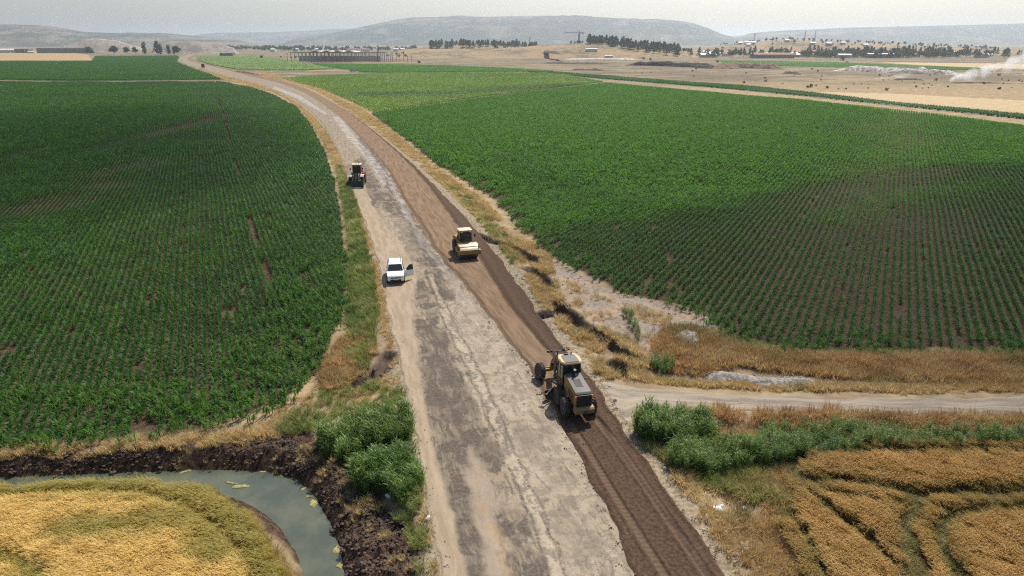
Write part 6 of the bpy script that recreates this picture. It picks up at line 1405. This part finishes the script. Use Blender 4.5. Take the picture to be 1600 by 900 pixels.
# algae mats on the water
m, t = newmat('algae'); P = t.pos(); t.out(t.bsdf(t.mix(t.ramp(t.noise(P, 5, 5, .65), .35, .65), (0.17, 0.15, 0.05), (0.34, 0.29, 0.12)), .7, t.bump(t.noise(P, 25, 4, .6), .6, .03), spec=.3)); M_ALG = m
def mat_on_water(px, py, rx, ry, rz, label, seed):
    x, y = G(px, py, WATER_Z); n = 40; bm = bmesh.new(); rng_ = [(1 + 0.9 * (vn(np.array([math.cos(a) * 1.6 + seed]), np.array([math.sin(a) * 1.6]), seed)[0] - .5)) for a in np.linspace(0, 6.283, n, endpoint=False)]
    top = []
    for s_, z in ((1.0, .0), (.86, .022), (.45, .03)):
        top.append([bm.verts.new((math.cos(6.283 * k / n) * rx * s_ * rng_[k], math.sin(6.283 * k / n) * ry * s_ * rng_[k], z + .008 * random.random())) for k in range(n)])
    for a, b in zip(top[:-1], top[1:]):
        for k in range(n): bm.faces.new((a[k], a[(k + 1) % n], b[(k + 1) % n], b[k]))
    bm.faces.new(top[-1]); me = bpy.data.meshes.new('algae_mat'); bm.to_mesh(me); bm.free(); o = link('algae_mat', me, M_ALG); o.location = (x, y, WATER_Z + .004); o.rotation_euler = (0, 0, rz); tag(o, label, 'algae mat')
for a in ((376, 760, .42, .16, .2, 'yellow algae mat in the middle of the ditch bend'), (362, 755, .45, .10, -.2, 'narrow algae mat, left of the one in the ditch bend'), (290, 737, .35, .12, .5, 'small algae scrap against the far mud bank'), (412, 737, .28, .12, .3, 'greenish algae scrap below the far mud bank'),
          (490, 786, .40, .22, 1.9, 'tattered algae mat against the outer mud bank'), (474, 764, .22, .10, 1.0, 'smallest algae scrap at the outer bank'), (528, 858, .34, .24, 1.5, 'ragged algae mat nearest the bottom of the ditch'), (531, 884, .22, .20, .4, 'bright yellow algae blob at the near end of the ditch'), (484, 776, .2, .1, .2, 'thin algae strip beside the tattered mat')):
    mat_on_water(*a, seed=int(a[0]))
# litter
M_WB = simple('crumpled_plastic', (0.72, 0.72, 0.71), .5, 0, .1, 6.0)
for px, py, r_, lab in ((1119, 799, (.30, .22, .10), 'larger white crumpled sack on the verge beside the near brown lane'), (1171, 824, (.20, .13, .08), 'small white box-like scrap right of the crumpled sack'), (1127, 793, (.13, .09, .06), 'tiny white scrap touching the crumpled sack'),
                        (608, 779, (.22, .15, .10), 'white scrap by the short yellowing reeds'), (670, 820, (.2, .12, .12), 'grey-white rubbish at the foot of the road edge'), (747, 314, (.35, .2, .15), 'white rubbish bag on the bank above the roller'), (1105, 813, (.14, .12, .05), 'pale grey scrap below the crumpled sack'), (384, 686, (.16, .08, .05), 'bluish white scrap in the straw line by the dark bank')):
    lump('rubbish', G(px, py, -.45), r_, M_WB, lab, 'rubbish', int(px) % 97 + 820, 3, .5)
# ------------------------------------------------------------------ sky, sun, haze, render
SUN_EL, SUN_AZ = R(52), R(24)          # azimuth clockwise from straight ahead
w = bpy.data.worlds.new('World'); SC.world = w; w.use_nodes = True; nt = w.node_tree; nt.nodes.clear()
sky = nt.nodes.new('ShaderNodeTexSky'); sky.sky_type = 'NISHITA'; sky.sun_disc = False
sky.sun_elevation = SUN_EL; sky.sun_rotation = SUN_AZ; sky.altitude = 300; sky.air_density = 1.0; sky.dust_density = 2.8; sky.ozone_density = 1.0
bg = nt.nodes.new('ShaderNodeBackground'); bg.inputs['Strength'].default_value = 0.105
wo = nt.nodes.new('ShaderNodeOutputWorld'); nt.links.new(sky.outputs[0], bg.inputs[0]); nt.links.new(bg.outputs[0], wo.inputs[0])
sl = bpy.data.lights.new('sun', 'SUN'); sl.energy = 5.0; sl.angle = R(0.53); sl.color = (1.0, 0.935, 0.83)
so = bpy.data.objects.new('sun', sl); COL.objects.link(so)
sd_ = Vector((math.sin(SUN_AZ) * math.cos(SUN_EL), math.cos(SUN_AZ) * math.cos(SUN_EL), math.sin(SUN_EL)))
so.rotation_euler = sd_.to_track_quat('Z', 'Y').to_euler(); so.location = (0, 60, 80)

if HAZE:
    bm = bmesh.new(); bmesh.ops.create_cube(bm, size=1.0)
    bmesh.ops.scale(bm, vec=(60000, 32000, HAZE_TOP + 4.0), verts=bm.verts)
    bmesh.ops.translate(bm, vec=(0, 15500, (HAZE_TOP - 4.0) / 2), verts=bm.verts)
    me = bpy.data.meshes.new('haze'); bm.to_mesh(me); bm.free()
    m, t = newmat('haze_air')
    v = t.n('ShaderNodeVolumePrincipled', {'Color': (0.83, 0.915, 1.0, 1), 'Density': HAZE_D, 'Anisotropy': 0.74})
    t.out(None, v.outputs[0])
    hz = link('haze', me, m); tag(hz, 'thin pale summer haze over the whole plain', kind='stuff')

# unseen thin clouds added high above the frame to shade the fields
def added_cloud(gx_, gy_, rx_, ry_, rz_, thick, dens, seed, label, h=1100.0):
    bm = bmesh.new(); bmesh.ops.create_icosphere(bm, subdivisions=5, radius=1.0); q = np.array([v.co[:] for v in bm.verts])
    n = fbm(q[:, 0] * 1.0 + seed, q[:, 1] * 1.0 + q[:, 2] * .8, .55, 4, seed) - .5
    for v, k in zip(bm.verts, n): f = 1 + .75 * k; v.co = Vector((v.co.x * f * rx_, v.co.y * f * ry_, v.co.z * f * thick * (1.0 if v.co.z > 0 else .6)))
    me = bpy.data.meshes.new('added_cloud'); bm.to_mesh(me); bm.free(); m, t = newmat('added_vapour')
    t.out(None, t.n('ShaderNodeVolumePrincipled', {'Color': (1, 1, 1, 1), 'Density': dens, 'Anisotropy': .6}).outputs[0])
    o = link('added_cloud', me, m); k = h / math.tan(SUN_EL); o.location = (gx_ + k * math.sin(SUN_AZ), gy_ + k * math.cos(SUN_AZ), h); o.rotation_euler = (0, 0, rz_); tag(o, label, kind='stuff')
added_cloud(112, 90, 112, 46, R(14), 45, .0105, 901, 'thin unseen vapour added for shading the near half of the right field')
added_cloud(-118, 175, 62, 100, R(24), 50, .010, 907, 'thin unseen vapour added for shading the left field')
vs = SC.view_settings; vs.view_transform = 'Standard'; vs.look = 'None'; vs.exposure = EXPO; vs.gamma = 1; vs.use_curve_mapping = False
SC.render.engine = 'CYCLES'; cy = SC.cycles
cy.max_bounces = 5; cy.diffuse_bounces = 2; cy.glossy_bounces = 2; cy.transmission_bounces = 3; cy.transparent_max_bounces = 6; cy.volume_bounces = 2
cy.use_denoising = False; cy.pixel_filter_type = 'BLACKMAN_HARRIS'; cy.filter_width = 1.15; cy.caustics_reflective = False; cy.caustics_refractive = False
try: cy.denoiser = 'OPENIMAGEDENOISE'; cy.denoising_input_passes = 'RGB_ALBEDO_NORMAL'; cy.denoising_prefilter = 'ACCURATE'
except Exception: pass
cy.use_adaptive_sampling = False; cy.adaptive_threshold = 0.006
